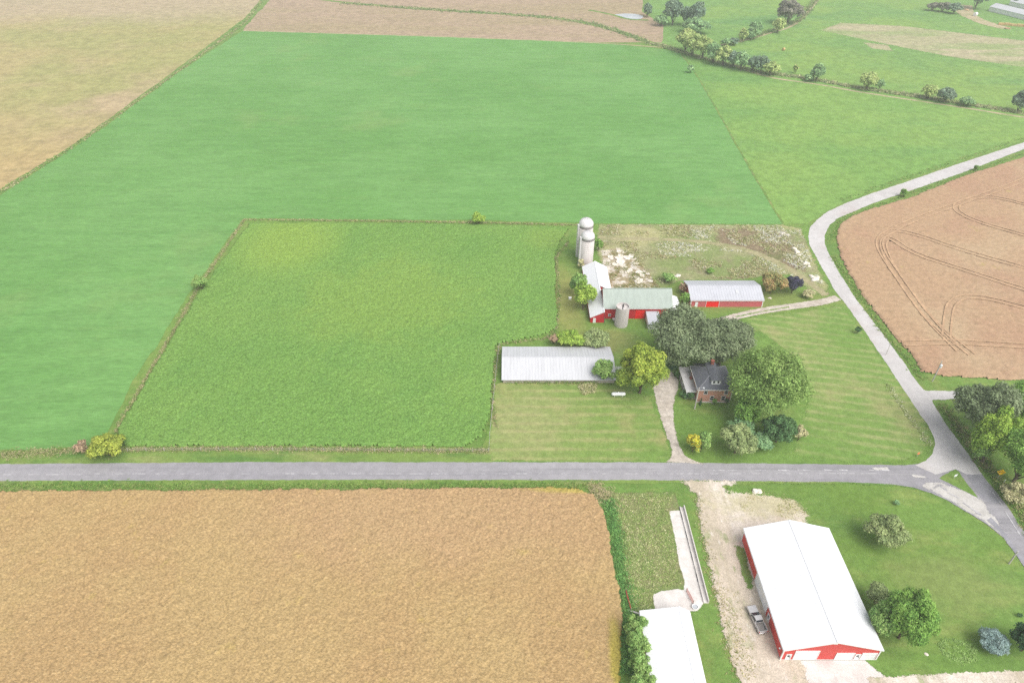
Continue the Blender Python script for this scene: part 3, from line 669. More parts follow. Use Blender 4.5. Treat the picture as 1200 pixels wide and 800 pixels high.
# drives
soft_sheet('driveway', [(780,541.5),(785.4,538),(788.2,527.5),(777.4,500.8),(769.4,471.4),(765.4,455.4),(769,442),(786,434),(795,446),(795,455),(791,463.4),(788.5,480),(790,500),(795,520),(802,533.5),(812,539.5),(824,543.5)], M['gravel'], 0.5, 0.4)
soft_ribbon('driveway', [(820,386),(842,377),(869,369.2),(903,362.6),(937,358),(962,354.5),(982,349)], (3.2, 3.2), M['gravel'], .35, .35)
soft_ribbon('grass_strip', [(862,371.5),(880,367.7),(903,363.3),(925,360)], .45, M['verge'], .3, .3)
soft_sheet('shed_lawn', [(850,566.5),(1000,567),(1060,571),(1090,579),(1130,600),(1175,631),(1215,690),(1215,788),(1120,793),(1040,796),(930,700),(900,640),(860,600)], M['lawn'], 0.7, 0.6)
soft_sheet('packed_yard', [(797,563.4),(840,563.2),(862,563.8),(868,566),(846,569),(852,577),(900,580),(930,587),(946,603),(940,640),(930,700),(935,760),(950,815),(955,900),(900,900),(872,815),(858,770),(846,730),(838,690),(829,650),(821,610),(815,578),(806,569)], M['dirt'], 1.3, 0.6)
soft_sheet('grass_patch', [(862,568.5),(925,566.5),(950,570),(944,586),(925,582),(895,578),(868,575)], M['lawn'], 1.2, 0.6)
soft_ribbon('dirt_lane', [(1020,801),(1060,798.5),(1120,796),(1200,793),(1300,790)], 2.4, M['dirt'], .6, .4)
soft_ribbon('grass_strip', [(868,640),(872,662),(880,690)], (2.6, 1.2), M['verge'], .7, .4)
soft_sheet('overgrown_yard', [(714,578),(790,577),(796,594),(802,640),(815,690),(812,716),(750,716),(735,716),(728,660),(718,610)], ground('overgrown_yard_weeds', (.15,.215,.065), [dict(col=(.195,.195,.09), s=.12, lo=.45, hi=.65), dict(col=(.26,.235,.12), s=.8, lo=.55, hi=.75), dict(col=(.09,.125,.04), s=1.0, lo=.55, hi=.75, a=.7)], bump=(1.6,.9,.4)), 0.7, 0.6)
soft_sheet('concrete_slab', [(784.2,598.8),(797,597.9),(805,625),(812,650),(826,704),(818,716),(768,716),(765,697),(773.7,693),(795,690),(801,692),(802,680),(795.6,660),(792,636)], M['concrete'], 0.22, 0.3)

# crops with height
ZL[0] += .01
tag(crop('soybean_crop', [(292,262),(420,262),(560,264),(668,267),(656,286),(651,300),(652,350),(654,384),(645,391),(600,401),(582,404),(579,440),(574,490),(566,512),(545,524),(400,524),(143,524),(136,508),(170,448),(232,345)], M['bean'], .44, .75, .30, 11, .3),
    'green soybean crop with a bumpy canopy filling the fenced middle field', 'crop', kind='stuff')
tag(crop('ripe_soybean_crop', [(-260,577),(0,575.5),(300,574),(640,571.5),(676,572.5),(696,580),(708,600),(716,632),(722,670),(729,705),(731,740),(727,790),(730,900),(-260,900)], M['ripe'], .34, .70, .30, 21, .35),
    'tan ripe crop standing in the big field below the road', 'crop', kind='stuff')
tag(crop('ripe_grain_crop', [(1340,143),(1200,184),(1130,206),(1068,231),(1020,245),(998,253),(984,263),(979,276),(984,302),(1008,345),(1045,392),(1070,420),(1079,437),(1110,442),(1200,447),(1340,454)], M['pinkripe'], .55, .45, .16, 31, .3),
    'pinkish tan ripe crop with looping wheel tracks beside the pale road', 'crop', kind='stuff')
ZT = ZL[0] + .56; ZL[0] += .8
def z8(q): return [(900+x*.4, 140+y*.4) for x, y in q]
for q in ([(596,694),(500,618),(425,530),(352,425),(322,375),(330,345),(365,325),(450,345),(560,385),(750,438),(900,480)],
          [(560,682),(468,590),(396,490),(345,405),(333,365),(352,345),(420,395),(560,440),(750,502),(900,550)],
          [(335,345),(400,308),(500,270),(600,235),(700,200),(760,176),(900,120)],
          [(900,380),(750,343),(610,303),(553,275),(548,255),(575,238),(640,228),(700,238),(760,255),(900,290)],
          [(395,660),(480,657),(560,656),(660,662),(760,668),(900,676)],
          [(520,640),(524,590),(532,545),(565,522),(640,526),(750,555),(900,590)]):
    pts = chaikin([P(*p) for p in z8(q)], 3, closed=False)
    for s in (-1.15, 1.15):
        off = []
        for i, p in enumerate(pts):
            a, b = Vector(pts[max(i-1, 0)]), Vector(pts[min(i+1, len(pts)-1)])
            d = (b-a).normalized()
            off.append((p[0]-d.y*s, p[1]+d.x*s))
        ribbon('wheel_track', off, .62, M['soiltrack'], .12, .8, smooth=0, world=True, z=ZT)
        ZT += .004

# ------------------------------------------------------------------ rough growth along edges (uncountable ground cover)
DRY = [(.30,.27,.15), (.34,.30,.18), (.22,.23,.10), (.29,.25,.16)]
GRN = [(.13,.22,.05), (.17,.25,.065), (.095,.18,.04)]
MIXED = DRY + GRN
tufts('dry_weeds', np.concatenate([scatter_line([(142,527),(300,526),(420,527.5),(575,528.5)], 1900, .9), scatter_line([(0,533),(60,530),(100,527),(140,529)], 700, 1.6)]), .8, .25, DRY+[(.15,.2,.06),(.18,.22,.07)], 8, .15)
tufts('dry_weeds', scatter_line([(135,507),(170,446),(232,338),(286,258)], 1100, .7), .45, .25, DRY+[(.19,.23,.07),(.15,.21,.06)], 8, .17)
tufts('dry_weeds', scatter_line([(286,257.5),(420,259),(560,261),(680,264)], 950, .6), .5, .25, DRY+[(.17,.21,.07),(.14,.2,.06)], 7, .2)
tufts('dry_weeds', scatter_line([(581,500),(577,470),(581,425),(585,404),(602,401),(640,397),(652,388),(655,350),(652,300),(668,282)], 900, .6), .6, .2, DRY+GRN, 6, .2)
tufts('road_weeds', np.concatenate([scatter_line([(-60,570.5),(200,570),(480,570),(690,569.5)], 3200, 1.4)]), .45, .2, GRN+[(.2,.24,.08)], 6, .17)
tufts('road_weeds', scatter_line([(690,570),(704,573),(712,590)], 220, 2.2), .6, .3, DRY, 7, .2)
tufts('field_edge_weeds', scatter_line([(714,585),(721,625),(728,680),(738,718),(733,790)], 1500, 2.0), .8, .25, [(.10,.22,.06),(.14,.26,.075),(.08,.17,.05)], 7, .2)
tufts('yard_weeds', scatter_poly([(716,580),(788,579),(783,598),(787,622),(793,660),(798,684),(775,690),(764,694),(764,714),(738,714),(728,660)], 4600), .3, .3, [(.20,.27,.08),(.27,.31,.125),(.40,.38,.22),(.18,.25,.075)], 6, .16)
trk = np.array([P(*p) for p in [(702,279),(740,280),(790,281),(838,285),(878,293),(915,309),(945,328),(968,346)]])
lot = scatter_poly([(704,264),(918,265),(938,270),(955,318),(968,338),(945,332),(915,320),(870,327),(800,327),(775,334),(745,300),(725,289),(703,291)], 5600, 6)
dmin = np.full(len(lot), 1e9)
for p, q in zip(trk, trk[1:]):
    u = np.clip(((lot-p)@(q-p))/((q-p)@(q-p)), 0, 1)[:, None]
    dmin = np.minimum(dmin, np.linalg.norm(lot-(p+(q-p)*u), axis=1))
lot = lot[dmin > 2.4]
pick = value_noise(lot[:, 0]+300, lot[:, 1]+300, 14, 5)
tufts('lot_weeds', lot[pick > .5], .7, .3, [(.36,.34,.20),(.45,.42,.28),(.60,.57,.48),(.22,.25,.10),(.55,.52,.40)], 7, .22)
tufts('lot_weeds', lot[pick <= .5], .6, .3, [(.26,.26,.12),(.34,.32,.18),(.19,.22,.085),(.44,.41,.29),(.27,.21,.14)], 7, .22)
tufts('yard_regrowth', scatter_poly([(704,296),(725,291),(742,298),(760,320),(774,337),(714,338)], 800, 4), .6, .3, [(.22,.2,.09),(.15,.18,.06),(.3,.26,.14)], 7, .2)
tufts('ditch_weeds', scatter_line([(1040,450),(1062,484),(1080,508),(1089,522)], 260, .9), .5, .2, [(.42,.42,.28),(.2,.25,.08)], 6, .16)
tufts('ditch_weeds', scatter_line([(1104,474),(1124,500),(1146,530),(1171,566),(1197,600),(1215,640)], 1300, 1.8), .6, .3, GRN+[(.26,.22,.13),(.20,.19,.085)], 7, .2)
tufts('ditch_weeds', np.concatenate([scatter_line([(976,300),(1010,352),(1040,395),(1070,428),(1080,446)], 700, 1.6), scatter_line([(972,285),(985,258),(1062,229),(1200,180)], 700, 1.6), scatter_line([(1200,162),(1060,209),(985,235)], 500, 1.5)]), .5, .25, GRN+[(.24,.24,.1)], 6, .2)
tufts('shed_edge_weeds', scatter_line([(588,446.5),(640,447),(700,448)], 800, 1.0), 1.0, .25, GRN+[(.25,.23,.11)], 7, .2)
tufts('dead_grass_patch', scatter_poly([(677,452),(688,446),(699,452),(697,460),(684,463)], 330), .9, .25, [(.32,.31,.17),(.24,.26,.11),(.38,.35,.22)], 7, .2)
tufts('drive_weeds', scatter_poly([(862,572),(905,577),(940,590),(950,606),(905,608),(870,598)], 260, 3), .25, .3, [(.30,.28,.14),(.22,.24,.09),(.40,.36,.22)], 6, .16)
tufts('drive_weeds', np.concatenate([scatter_line([(817,580),(824,620),(834,668),(850,728),(868,795)], 350, 1.6), scatter_line([(850,690),(862,740),(880,795)], 300, 1.8)]), .22, .25, [(.27,.24,.12),(.18,.2,.07),(.36,.32,.2)], 6, .16)
tufts('field_margin_weeds', scatter_line([(0,225),(88,171),(198,92),(286,28),(306,2)], 1500, 1.6), .6, .35, DRY+GRN, 5, .38)
tufts('ditch_growth', scatter_line([(400,4),(480,10),(640,20),(700,29),(768,53)], 900, 5), 1.0, .6, [(.14,.19,.08),(.2,.23,.11),(.26,.26,.14)], 6, .7)
tufts('hedge_undergrowth', np.concatenate([scatter_line([(770,52),(800,62)], 250, 3.5), scatter_line([(800,62),(840,73),(890,85),(940,91),(1010,104),(1080,114),(1200,133)], 1700, 3)]), 1.1, .6, [(.19,.24,.10),(.26,.28,.14),(.32,.30,.19),(.15,.2,.085)], 7, .6)
tufts('hedge_undergrowth', scatter_line([(845,52),(876,46),(905,36),(938,24),(962,-8)], 500, 3.5), 1.2, .6, [(.13,.17,.07),(.2,.21,.1),(.1,.13,.06)], 7, .6)
# ------------------------------------------------------------------ buildings
def gable(name, label, x0, x1, y0, y1, eave, ridge, axis, wall, roof, oh=.4, ridge_at=.5, ribs=.9, cat='building', th=.12, trim=True, loc_z=0, group=None):
    """closed walls with gables, two roof slopes with standing ribs; local coordinates about the base centre"""
    cx, cy = (x0+x1)/2, (y0+y1)/2
    t = thing(name, label, cat, (cx, cy, loc_z), 0, group)
    a, b = (x1-x0)/2, (y1-y0)/2
    # u along ridge, w across
    U, W = (a, b) if axis == 'x' else (b, a)
    wr = -W + 2*W*ridge_at
    def T(u, w, z): return (u, w, z) if axis == 'x' else (w, u, z)
    bm = NB()
    prism(bm, [T(-U, -W, 0), T(-U, W, 0), T(-U, W, eave), T(-U, wr, ridge), T(-U, -W, eave)], Vector(T(2*U, 0, 0)))
    wl = obj('wall', bm, wall, t)
    bm = NB()
    for s in (-1, 1):
        we = s*W
        L = math.hypot(we-wr, ridge-eave); k = (ridge-eave)/abs(we-wr)
        wo = we + s*oh; zo = eave - k*oh
        g = .03
        lo = [T(-U-oh, wr, ridge+g), T(-U-oh, wo, zo+g), T(U+oh, wo, zo+g), T(U+oh, wr, ridge+g)]
        hexa(bm, lo, [(p[0], p[1], p[2]+th) for p in lo])
        if ribs:
            n = int(2*(U+oh)/ribs)
            for i in range(n+1):
                u = -U-oh + .02 + i*(2*(U+oh)-.1)/n
                q = [T(u, wr+s*.12, ridge+g+th-.01-k*.12), T(u, wo-s*.01, zo+g+th-.01), T(u+.06, wo-s*.01, zo+g+th-.01), T(u+.06, wr+s*.12, ridge+g+th-.01-k*.12)]
                hexa(bm, q, [(p[0], p[1], p[2]+.05) for p in q])
    box(bm, *( (-U-oh-.01, U+oh+.01, wr-.18, wr+.18) if axis == 'x' else (wr-.18, wr+.18, -U-oh-.01, U+oh+.01)), ridge+th-.01, ridge+th+.07)
    rf = obj('roof', bm, roof, t)
    if trim:
        for su in (-1, 1):
            for sw in (-1, 1):
                p = T(su*U, sw*W, 0)
                bm = NB(); box(bm, p[0]-.12, p[0]+.12, p[1]-.12, p[1]+.12, 0, eave-.25); obj('corner_trim', bm, M['trim'], t)
                k = (ridge-eave)/abs(sw*W-wr)
                wo, zo = sw*(W+oh), eave-k*oh
                u0, u1 = su*(U+oh+.005), su*(U+oh+.045)
                lo = [T(u0, wr, ridge-.12), T(u0, wo, zo-.12), T(u1, wo, zo-.12), T(u1, wr, ridge-.12)]
                bm = NB(); hexa(bm, lo, [(p[0], p[1], p[2]+.24) for p in lo]); obj('gable_trim', bm, M['trim'], t)
    return t, a, b
def opening(t, name, mat, face, u0, u1, z0, z1, a, b, proud=.06, frame=None, sub=None, label=None):
    """door or window panel set proud of a wall; face n s e w, u measured from the base centre"""
    def B(bm, u0, u1, z0, z1, d0, d1):
        if face == 's': box(bm, u0, u1, -b-d1, -b-d0, z0, z1)
        if face == 'n': box(bm, u0, u1, b+d0, b+d1, z0, z1)
        if face == 'w': box(bm, -a-d1, -a-d0, u0, u1, z0, z1)
        if face == 'e': box(bm, a+d0, a+d1, u0, u1, z0, z1)
    bm = NB(); B(bm, u0, u1, z0, z1, -.02, proud)
    o = obj(name, bm, mat, t)
    if label: o['label'] = label
    if frame:
        bm = NB(); w = .11
        B(bm, u0-w, u0, z0, z1+w, -.02, proud+.05); B(bm, u1, u1+w, z0, z1+w, -.02, proud+.05); B(bm, u0, u1, z1, z1+w, -.02, proud+.05)
        if z0 > .3: B(bm, u0-w, u1+w, z0-w, z0, -.02, proud+.09)
        obj('frame', bm, frame, o)
    if sub == 'handle':
        bm = NB(); B(bm, u1-.22, u1-.12, 1.0, 1.12, proud, proud+.08); obj('handle', bm, M['black'], o)
    if sub == 'sections':
        bm = NB()
        for k in range(1, 4): B(bm, u0+.05, u1-.05, z0+(z1-z0)*k/4-.02, z0+(z1-z0)*k/4+.02, proud, proud+.025)
        obj('panel_seam', bm, M['steel'], o)
    if sub == 'pane':
        bm = NB(); um = (u0+u1)/2; zm = (z0+z1)/2
        B(bm, u0+.04, u1-.04, zm-.03, zm+.03, proud, proud+.03); obj('sash_bar', bm, M['trim'], o)
    return o

# big machine shed beside the packed yard
t, a, b = gable('machine_shed', 'large white roofed red machine shed with a concrete apron beside the dirt yard', 52.4, 71.0, 69.2, 97.1, 4.0, 6.8, 'y', M['red_steel'], M['white_roof'], .35, ribs=.92)
opening(t, 'overhead_door', M['white_door'], 's', -6.9, -2.4, .02, 3.3, a, b, frame=M['trim'], sub='sections')
opening(t, 'overhead_door', M['white_door'], 's', 1.2, 4.6, .02, 2.5, a, b, frame=M['trim'], sub='sections')
opening(t, 'overhead_door', M['white_door'], 's', 6.2, 8.9, .02, 2.5, a, b, frame=M['trim'], sub='sections')
for u in (-8.4, 5.0):
    d = opening(t, 'door', M['white_door'], 's', u, u+.85, .02, 2.05, a, b, frame=M['trim'], sub='handle')
    bm = NB(); box(bm, u+.2, u+.65, -b-.09, -b-.06, 1.25, 1.8); obj('pane', bm, M['glass'], d)
opening(t, 'sliding_door', M['white_door'], 'w', -4.2, 3.4, .02, 3.6, a, b, frame=M['trim'])
d = opening(t, 'door', M['white_door'], 'w', -6.2, -5.25, .02, 2.05, a, b, frame=M['trim'], sub='handle')
bm = NB(); box(bm, -a-.09, -a-.06, -5.95, -5.5, 1.25, 1.8); obj('pane', bm, M['glass'], d)
opening(t, 'gable_vent', M['white_paint'], 's', -.35, .35, 5.75, 6.15, a, b)
bm = NB(); box(bm, -a-.02, a+.6, -b-5.9, -b-.16, -.1, .09); ap = obj('apron', bm, M['concrete'], t)
bm = NB(); box(bm, -a-.03, a+.03, -b-.1, b+.03, 0, .22); obj('plinth', bm, M['concrete'], t)
for q in (-a-.42, a+.34):
    bm = NB(); box(bm, q, q+.08, -b-.2, b+.2, 3.78, 3.92); obj('gutter', bm, M['trim'], t)
o = thing('floodlight', 'small white light on the yard corner of the machine shed', 'light', (52.4-.32, 70.0, 2.9))
bm = NB(); box(bm, -.02, .28, -.05, .05, -.05, .05); obj('bracket', bm, M['steel'], o)
bm = NB(); lathe(bm, [(0, .12), (.12, .1), (.2, -.1), (0, -.12)], -.12, 0, 12); obj('lamp_head', bm, M['white_paint'], o)

# low cattle shed at the lower edge
t, a, b = gable('cattle_shed', 'long white roofed cattle shed behind a row of bushes and a broken slab', 26.1, 35.9, 52.0, 77.6, 2.9, 4.3, 'y', M['red_steel'], M['white_roof'], .25, ridge_at=.78, ribs=.92)
opening(t, 'door', M['red_steel'], 'w', 10.6, 12.4, .02, 2.4, a, b, frame=M['trim'], sub='handle')
opening(t, 'opening', M['dark'], 'n', -3.0, 1.2, .02, 2.5, a, b, proud=.03, frame=M['wood'])
bm = NB(); box(bm, -a-.32, -a-.25, -b, b, 2.62, 2.76); obj('gutter', bm, M['trim'], t)

# loafing shed with the wide pale roof
t, a, b = gable('loafing_shed', 'wide low shed with a pale ribbed steel roof behind the mown lawn', -2.6, 29.9, 152.3, 167.4, 1.5, 3.55, 'x', M['wood'], M['shed_roof'], .45, ribs=.9, trim=False)
opening(t, 'opening', M['dark'], 'e', 0.5, 5.5, .02, 1.7, a, b, proud=.03)
opening(t, 'door', M['white_door'], 'e', -5.2, -2.6, .02, 2.0, a, b, frame=M['trim'], sub='handle')
# board gate beside it
o = thing('board_fence', 'short white board fence between the pale shed and the yellowing tree', 'fence', (33.0, 158.2, 0))
bm = NB()
for z in (.35, .75, 1.15): box(bm, -2.1, 2.4, -.04, .04, z, z+.2)
obj('rail', bm, M['white_paint'], o)
for x in (-2.0, .2, 2.3):
    bm = NB(); box(bm, x-.07, x+.07, .042, .18, -.1, 1.45); obj('post', bm, M['white_paint'], o)

# the red barn with a faded roof
t, a, b = gable('barn', 'red gabled barn with a faded grey green roof behind the small silo', 30.3, 52.3, 185.0, 195.0, 4.5, 8.5, 'x', M['red_wall'], M['green_roof'], .35, ribs=.0)
opening(t, 'door', M['bright_red'], 's', -.7, 2.2, .05, 3.4, a, b, label='bright red sliding door')
opening(t, 'door', M['red_wall'], 's', 2.7, 4.9, .05, 3.0, a, b)
for u in (-9.5, -7.2, 6.6, 8.8): opening(t, 'window', M['glass'], 's', u, u+.7, 1.2, 1.9, a, b, frame=M['trim'], sub='pane')
opening(t, 'loft_door', M['red_wall'], 'w', -.8, .8, 4.6, 6.4, a, b, frame=M['trim'])
bm = NB(); box(bm, -a-.36, a+.36, -b-.46, -b-.39, 4.12, 4.26); obj('gutter', bm, M['trim'], t)
# white roofed wing
t, a, b = gable('barn_wing', 'low red shed with a bright white roof along the west end of the barn', 25.7, 30.15, 182.7, 214.8, 2.1, 4.25, 'y', M['red_wall'], M['white_roof'], .2, ridge_at=.96, ribs=.0, trim=False)
bm = NB()   # eastern slope beyond the barn
q = [(a+.02, -19.2+16.05+3, 4.3-.02), (a+.02, b+.2, 4.3-.02), (a+4.3, b+.2, 2.0), (a+4.3, -19.2+16.05+3, 2.0)]
hexa(bm, q, [(p[0], p[1], p[2]+.12) for p in q]); rr = obj('lean_roof', bm, M['white_roof'], t)
bm = NB(); prism(bm, [(a+.01, b-.02, 0), (a+4.1, b-.02, 0), (a+4.1, b-.02, 2.0), (a+.01, b-.02, 4.2)], (0, -15.8, 0)); obj('lean_wall', bm, M['red_wall'], t)
opening(t, 'door', M['white_door'], 's', -1.4, -.5, .02, 1.9, a, b, sub='handle')
# low white trough by the barn wall
o = thing('feed_trough', 'small white trough on the grass below the red barn wall', 'trough', (34.2, 183.9, 0))
bm = NB(); hexa(bm, [(-.9,-.3,.1),(.9,-.3,.1),(.9,.3,.1),(-.9,.3,.1)], [(-1.1,-.45,.75),(1.1,-.45,.75),(1.1,.45,.75),(-1.1,.45,.75)]); obj('basin', bm, M['white_paint'], o)
for x in (-.7, .7):
    bm = NB(); box(bm, x-.08, x+.08, -.28, .28, -.05, .12); obj('foot', bm, M['wood'], o)
# lean-to on the east end
o = thing('lean_shed', 'white roofed lean-to at the east end of the red barn', 'shed', (54.2, 189.5, 0))
bm = NB(); prism(bm, [(-1.85,-6,0),(1.7,-6,0),(1.7,-6,2.0),(-1.85,-6,3.3)], (0, 11.6, 0)); obj('wall', bm, M['white_paint'], o)
bm = NB(); q = [(-1.86,-6.3,3.35),(2.1,-6.3,1.9),(2.1,5.8,1.9),(-1.86,5.8,3.35)]; hexa(bm, q, [(p[0],p[1],p[2]+.1) for p in q]); obj('roof', bm, M['white_roof'], o)
bm = NB(); box(bm, -.6, .5, -6.06, -5.99, .02, 2.0); d = obj('door', bm, M['white_door'], o)
# milk house
o = thing('milk_house', 'small pale shed against the barn front beside the dark oak', 'shed', (46.0, 181.9, 0))
bm = NB(); prism(bm, [(-1.9,-2.9,0),(-1.9,2.95,0),(-1.9,2.95,3.0),(-1.9,-2.9,2.2)], (3.8, 0, 0)); obj('wall', bm, M['white_paint'], o)
bm = NB(); q = [(-2.1,-3.2,2.2),(2.1,-3.2,2.2),(2.1,2.96,3.06),(-2.1,2.96,3.06)]; hexa(bm, q, [(p[0],p[1],p[2]+.1) for p in q]); obj('roof', bm, M['pale_roof'], o)
bm = NB(); box(bm, -1.2, -.3, -2.96, -2.88, .02, 1.95); obj('door', bm, M['white_door'], o)
bm = NB(); box(bm, .4, 1.2, -2.95, -2.88, .95, 1.7); obj('window', bm, M['glass'], o)

# red shed with the silver roof
t, a, b = gable('pole_shed', 'long faded red shed with a pale silver roof and bright red door', 60.4, 84.6, 191.9, 203.8, 2.9, 4.75, 'x', M['pink_steel'], M['pale_roof'], .3, ribs=.9)
opening(t, 'sliding_door', M['bright_red'], 's', -6.9, -2.6, .03, 2.7, a, b, label='bright red sliding door', frame=M['trim'])
opening(t, 'door', M['white_door'], 's', -10.6, -9.7, .03, 2.0, a, b, sub='handle')
bm = NB(); box(bm, -a-.3, a+.3, -b-.4, -b-.33, 2.62, 2.76); obj('gutter', bm, M['trim'], t)
bm = NB(); q = [(3.4,-3.4,3.88),(4.3,-3.4,3.88),(4.3,-2.0,4.33),(3.4,-2.0,4.33)]; hexa(bm, q, [(p[0],p[1],p[2]+.07) for p in q]); obj('roof_patch', bm, M['shed_roof'], t)
opening(t, 'window', M['glass'], 'w', -1.5, -.3, 1.2, 2.0, a, b, frame=M['trim'], sub='pane')

# far farm barns
def far_barn(px, label, W, L, eave, ridge, rz, name='far_barn'):
    x, y = P(*px)
    t, a, b = gable(name, label, x-W/2, x+W/2, y-L/2, y+L/2, eave, ridge, 'y', M['white_paint'], M['shed_roof'], .4, ribs=0, trim=False, group='white barns at the far farm')
    t.rotation_euler.z = rz
    opening(t, 'door', M['dark'], 's', -1.6, 1.6, .05, 3.0, a, b)
    opening(t, 'door', M['dark'], 'n', -2.0, 2.0, .05, 3.0, a, b)
    return t
far_barn((1203, 22), 'nearer of two white barns at the far farm, its long wall facing the pasture', 12, 66, 3.6, 6.0, R(18))
far_barn((1219, 13), 'rear white barn at the far farm, just behind the nearer one', 12, 54, 3.4, 6.2, R(18))

# ------------------------------------------------------------------ silos
def hoops(bm, r, z0, z1, n, cx=0, cy=0):
    for k in range(n):
        z = z0 + (z1-z0)*k/(n-1)
        lathe(bm, [(r-.02, z), (r+.035, z+.02), (r+.035, z+.06), (r-.02, z+.08)], cx, cy, 32)
def tall_silo(label, x, y, r, h, group):
    o = thing('silo', label, 'silo', (x, y, 0), 0, group)
    bm = NB(); lathe(bm, [(r, -.1), (r, h), (0, h)], n=36); obj('stave_wall', bm, M['stave'], o, True)
    bm = NB(); hoops(bm, r, 1.0, h-.8, 13); obj('hoop', bm, M['stave'], o)
    bm = NB(); lathe(bm, [(r+.03, h-.9), (r+.05, h-.9), (r+.05, h+.02), (r+.03, h+.05)], n=36); obj('rim', bm, M['rust'], o)
    bm = NB(); lathe(bm, [(r+.06, h)] + [((r+.06)*math.cos(k*math.pi/18), h + .1 + r*.92*math.sin(k*math.pi/18)) for k in range(0, 9)] + [(0, h + .1 + r*.92)], n=36); d = obj('dome', bm, M['dome'], o, True)
    bm = NB()
    for k in range(18):
        a = 2*math.pi*k/18
        tube(bm, [((r+.08)*math.cos(q)*math.cos(a), (r+.08)*math.cos(q)*math.sin(a), h+.12+(r*.93)*math.sin(q)) for q in (0, .4, .8, 1.15, 1.45)], [.03]*5, 4)
    obj('seam', bm, M['steel'], d)
    bm = NB(); box(bm, -.5, .5, -r-.62, -r+.1, 0, h+.3); ch = obj('chute', bm, M['dome'], o)
    ch.rotation_euler.z = R(-75)
    bm = NB()
    for s in (-.22, .22): box(bm, s-.03, s+.03, -r-.2, -r-.14, .5, h)
    for k in range(int(h/.6)): box(bm, -.19, .19, -r-.19, -r-.15, .8+k*.6, .84+k*.6)
    la = obj('ladder', bm, M['steel'], o); la.rotation_euler.z = R(150)
    return o
tall_silo('taller domed concrete silo standing behind its twin', 27.3, 226.6, 2.65, 13.2, 'domed silos north of the barn')
tall_silo('shorter domed concrete silo, in front, next to the white roofed wing', 27.5, 220.2, 2.45, 11.5, 'domed silos north of the barn')
o = thing('silo', 'small open topped concrete silo in front of the red barn', 'silo', (35.6, 181.6, 0))
r, h = 2.12, 7.4
bm = NB(); lathe(bm, [(r, -.1), (r, h), (r-.18, h), (r-.18, h-.75), (0, h-.75)], n=36); obj('stave_wall', bm, M['stave'], o)
bm = NB(); hoops(bm, r, .8, h-.5, 9); obj('hoop', bm, M['stave'], o)
bm = NB(); box(bm, -.16, .16, -1.2, 1.6, h-.74, h-.55); box(bm, -.1, .25, .2, 1.5, h-.6, h-.3); s = obj('unloader_arm', bm, M['dark'], o); s.rotation_euler.z = R(-12)
bm = NB(); lathe(bm, [(0, h-.745), (1.9, h-.745), (1.9, h-.7), (0, h-.55)], n=24); obj('fill', bm, M['stave'], o)

# ------------------------------------------------------------------ brick house
hx, hy = 56.75, 148.55
o = thing('house', 'orange brick two storey house with a grey hipped roof and white porch', 'house', (hx, hy, 0))
a, b, ev = 4.6, 4.75, 5.0
bm = NB(); box(bm, -a, a, -b, b, .5, ev); obj('wall', bm, M['brick'], o)
bm = NB(); box(bm, -a-.08, a+.08, -b-.08, b+.08, -.1, .5); obj('foundation', bm, M['concrete'], o)
oh, az = .55, 8.25
bm = NB()
A, B = a+oh, b+oh
z0 = ev+.02
lo = [bm.verts.new(p) for p in ((-A,-B,z0),(A,-B,z0),(A,B,z0),(-A,B,z0))]
up = [bm.verts.new(p) for p in ((-A,-B,z0+.2),(A,-B,z0+.2),(A,B,z0+.2),(-A,B,z0+.2))]
rd = [bm.verts.new((0,-.3,az)), bm.verts.new((0,.5,az))]
bm.faces.new(lo[::-1])
for i in range(4): bm.faces.new([lo[i], lo[(i+1)%4], up[(i+1)%4], up[i]])
bm.faces.new([up[0], up[1], rd[0]]); bm.faces.new([up[1], up[2], rd[1], rd[0]]); bm.faces.new([up[2], up[3], rd[1]]); bm.faces.new([up[3], up[0], rd[0], rd[1]])
rf = obj('roof', bm, M['slate'], o)
bm = NB()
for q in ((-A,-B,-.3),(A,-B,-.3),(A,B,.5),(-A,B,.5)):
    tube(bm, [(q[0], q[1], z0+.22), (0, q[2], az+.02)], [.09, .09], 5)
obj('hip_cap', bm, paint('pale_hip_cap', (.26,.265,.29), .8, .08), rf)
bm = NB()
for x0, x1, y0, y1 in ((-A-.06, A+.06, -B-.06, -B-.003), (-A-.06, A+.06, B+.003, B+.06), (-A-.06, -A-.003, -B-.003, B+.003), (A+.003, A+.06, -B-.003, B+.003)):
    box(bm, x0, x1, y0, y1, z0-.03, z0+.17)
obj('eave_trim', bm, M['trim'], o)
# dormers
def dormer(y, s, w, zb, zt, name='dormer'):
    d = thing_part = NB()
    dep = 3.0
    y0, y1 = (y, y+dep) if s < 0 else (y-dep, y)
    bm = NB(); box(bm, -w, w, y0, y1, zb-.6, zt)
    wl = obj(name, bm, M['white_paint'], o)
    bm = NB(); e = .2
    f = y0-e if s < 0 else y1+e; k = y1+.9 if s < 0 else y0-.9
    P0 = [(-w-e, f, zt), (w+e, f, zt), (w+e, k, zt), (-w-e, k, zt)]
    v = [bm.verts.new(p) for p in P0] + [bm.verts.new((p[0], p[1], p[2]+.1)) for p in P0]
    m0 = bm.verts.new((0, f - s*1.1, zt+1.0)); m1 = bm.verts.new((0, k, zt+1.0))
    bm.faces.new(v[:4][::-1])
    for i in range(4): bm.faces.new([v[i], v[(i+1)%4], v[4+(i+1)%4], v[4+i]])
    bm.faces.new([v[4], v[5], m0]); bm.faces.new([v[5], v[6], m1, m0]); bm.faces.new([v[6], v[7], m1]); bm.faces.new([v[7], v[4], m0, m1])
    obj('dormer_roof', bm, M['slate'], wl)
    for u in (-w*.48, w*.48):
        bm = NB(); yy = y0-.05 if s < 0 else y1+.01
        box(bm, u-.24, u+.24, yy, yy+.04, zt-.95, zt-.3); obj('window', bm, M['glass'], wl)
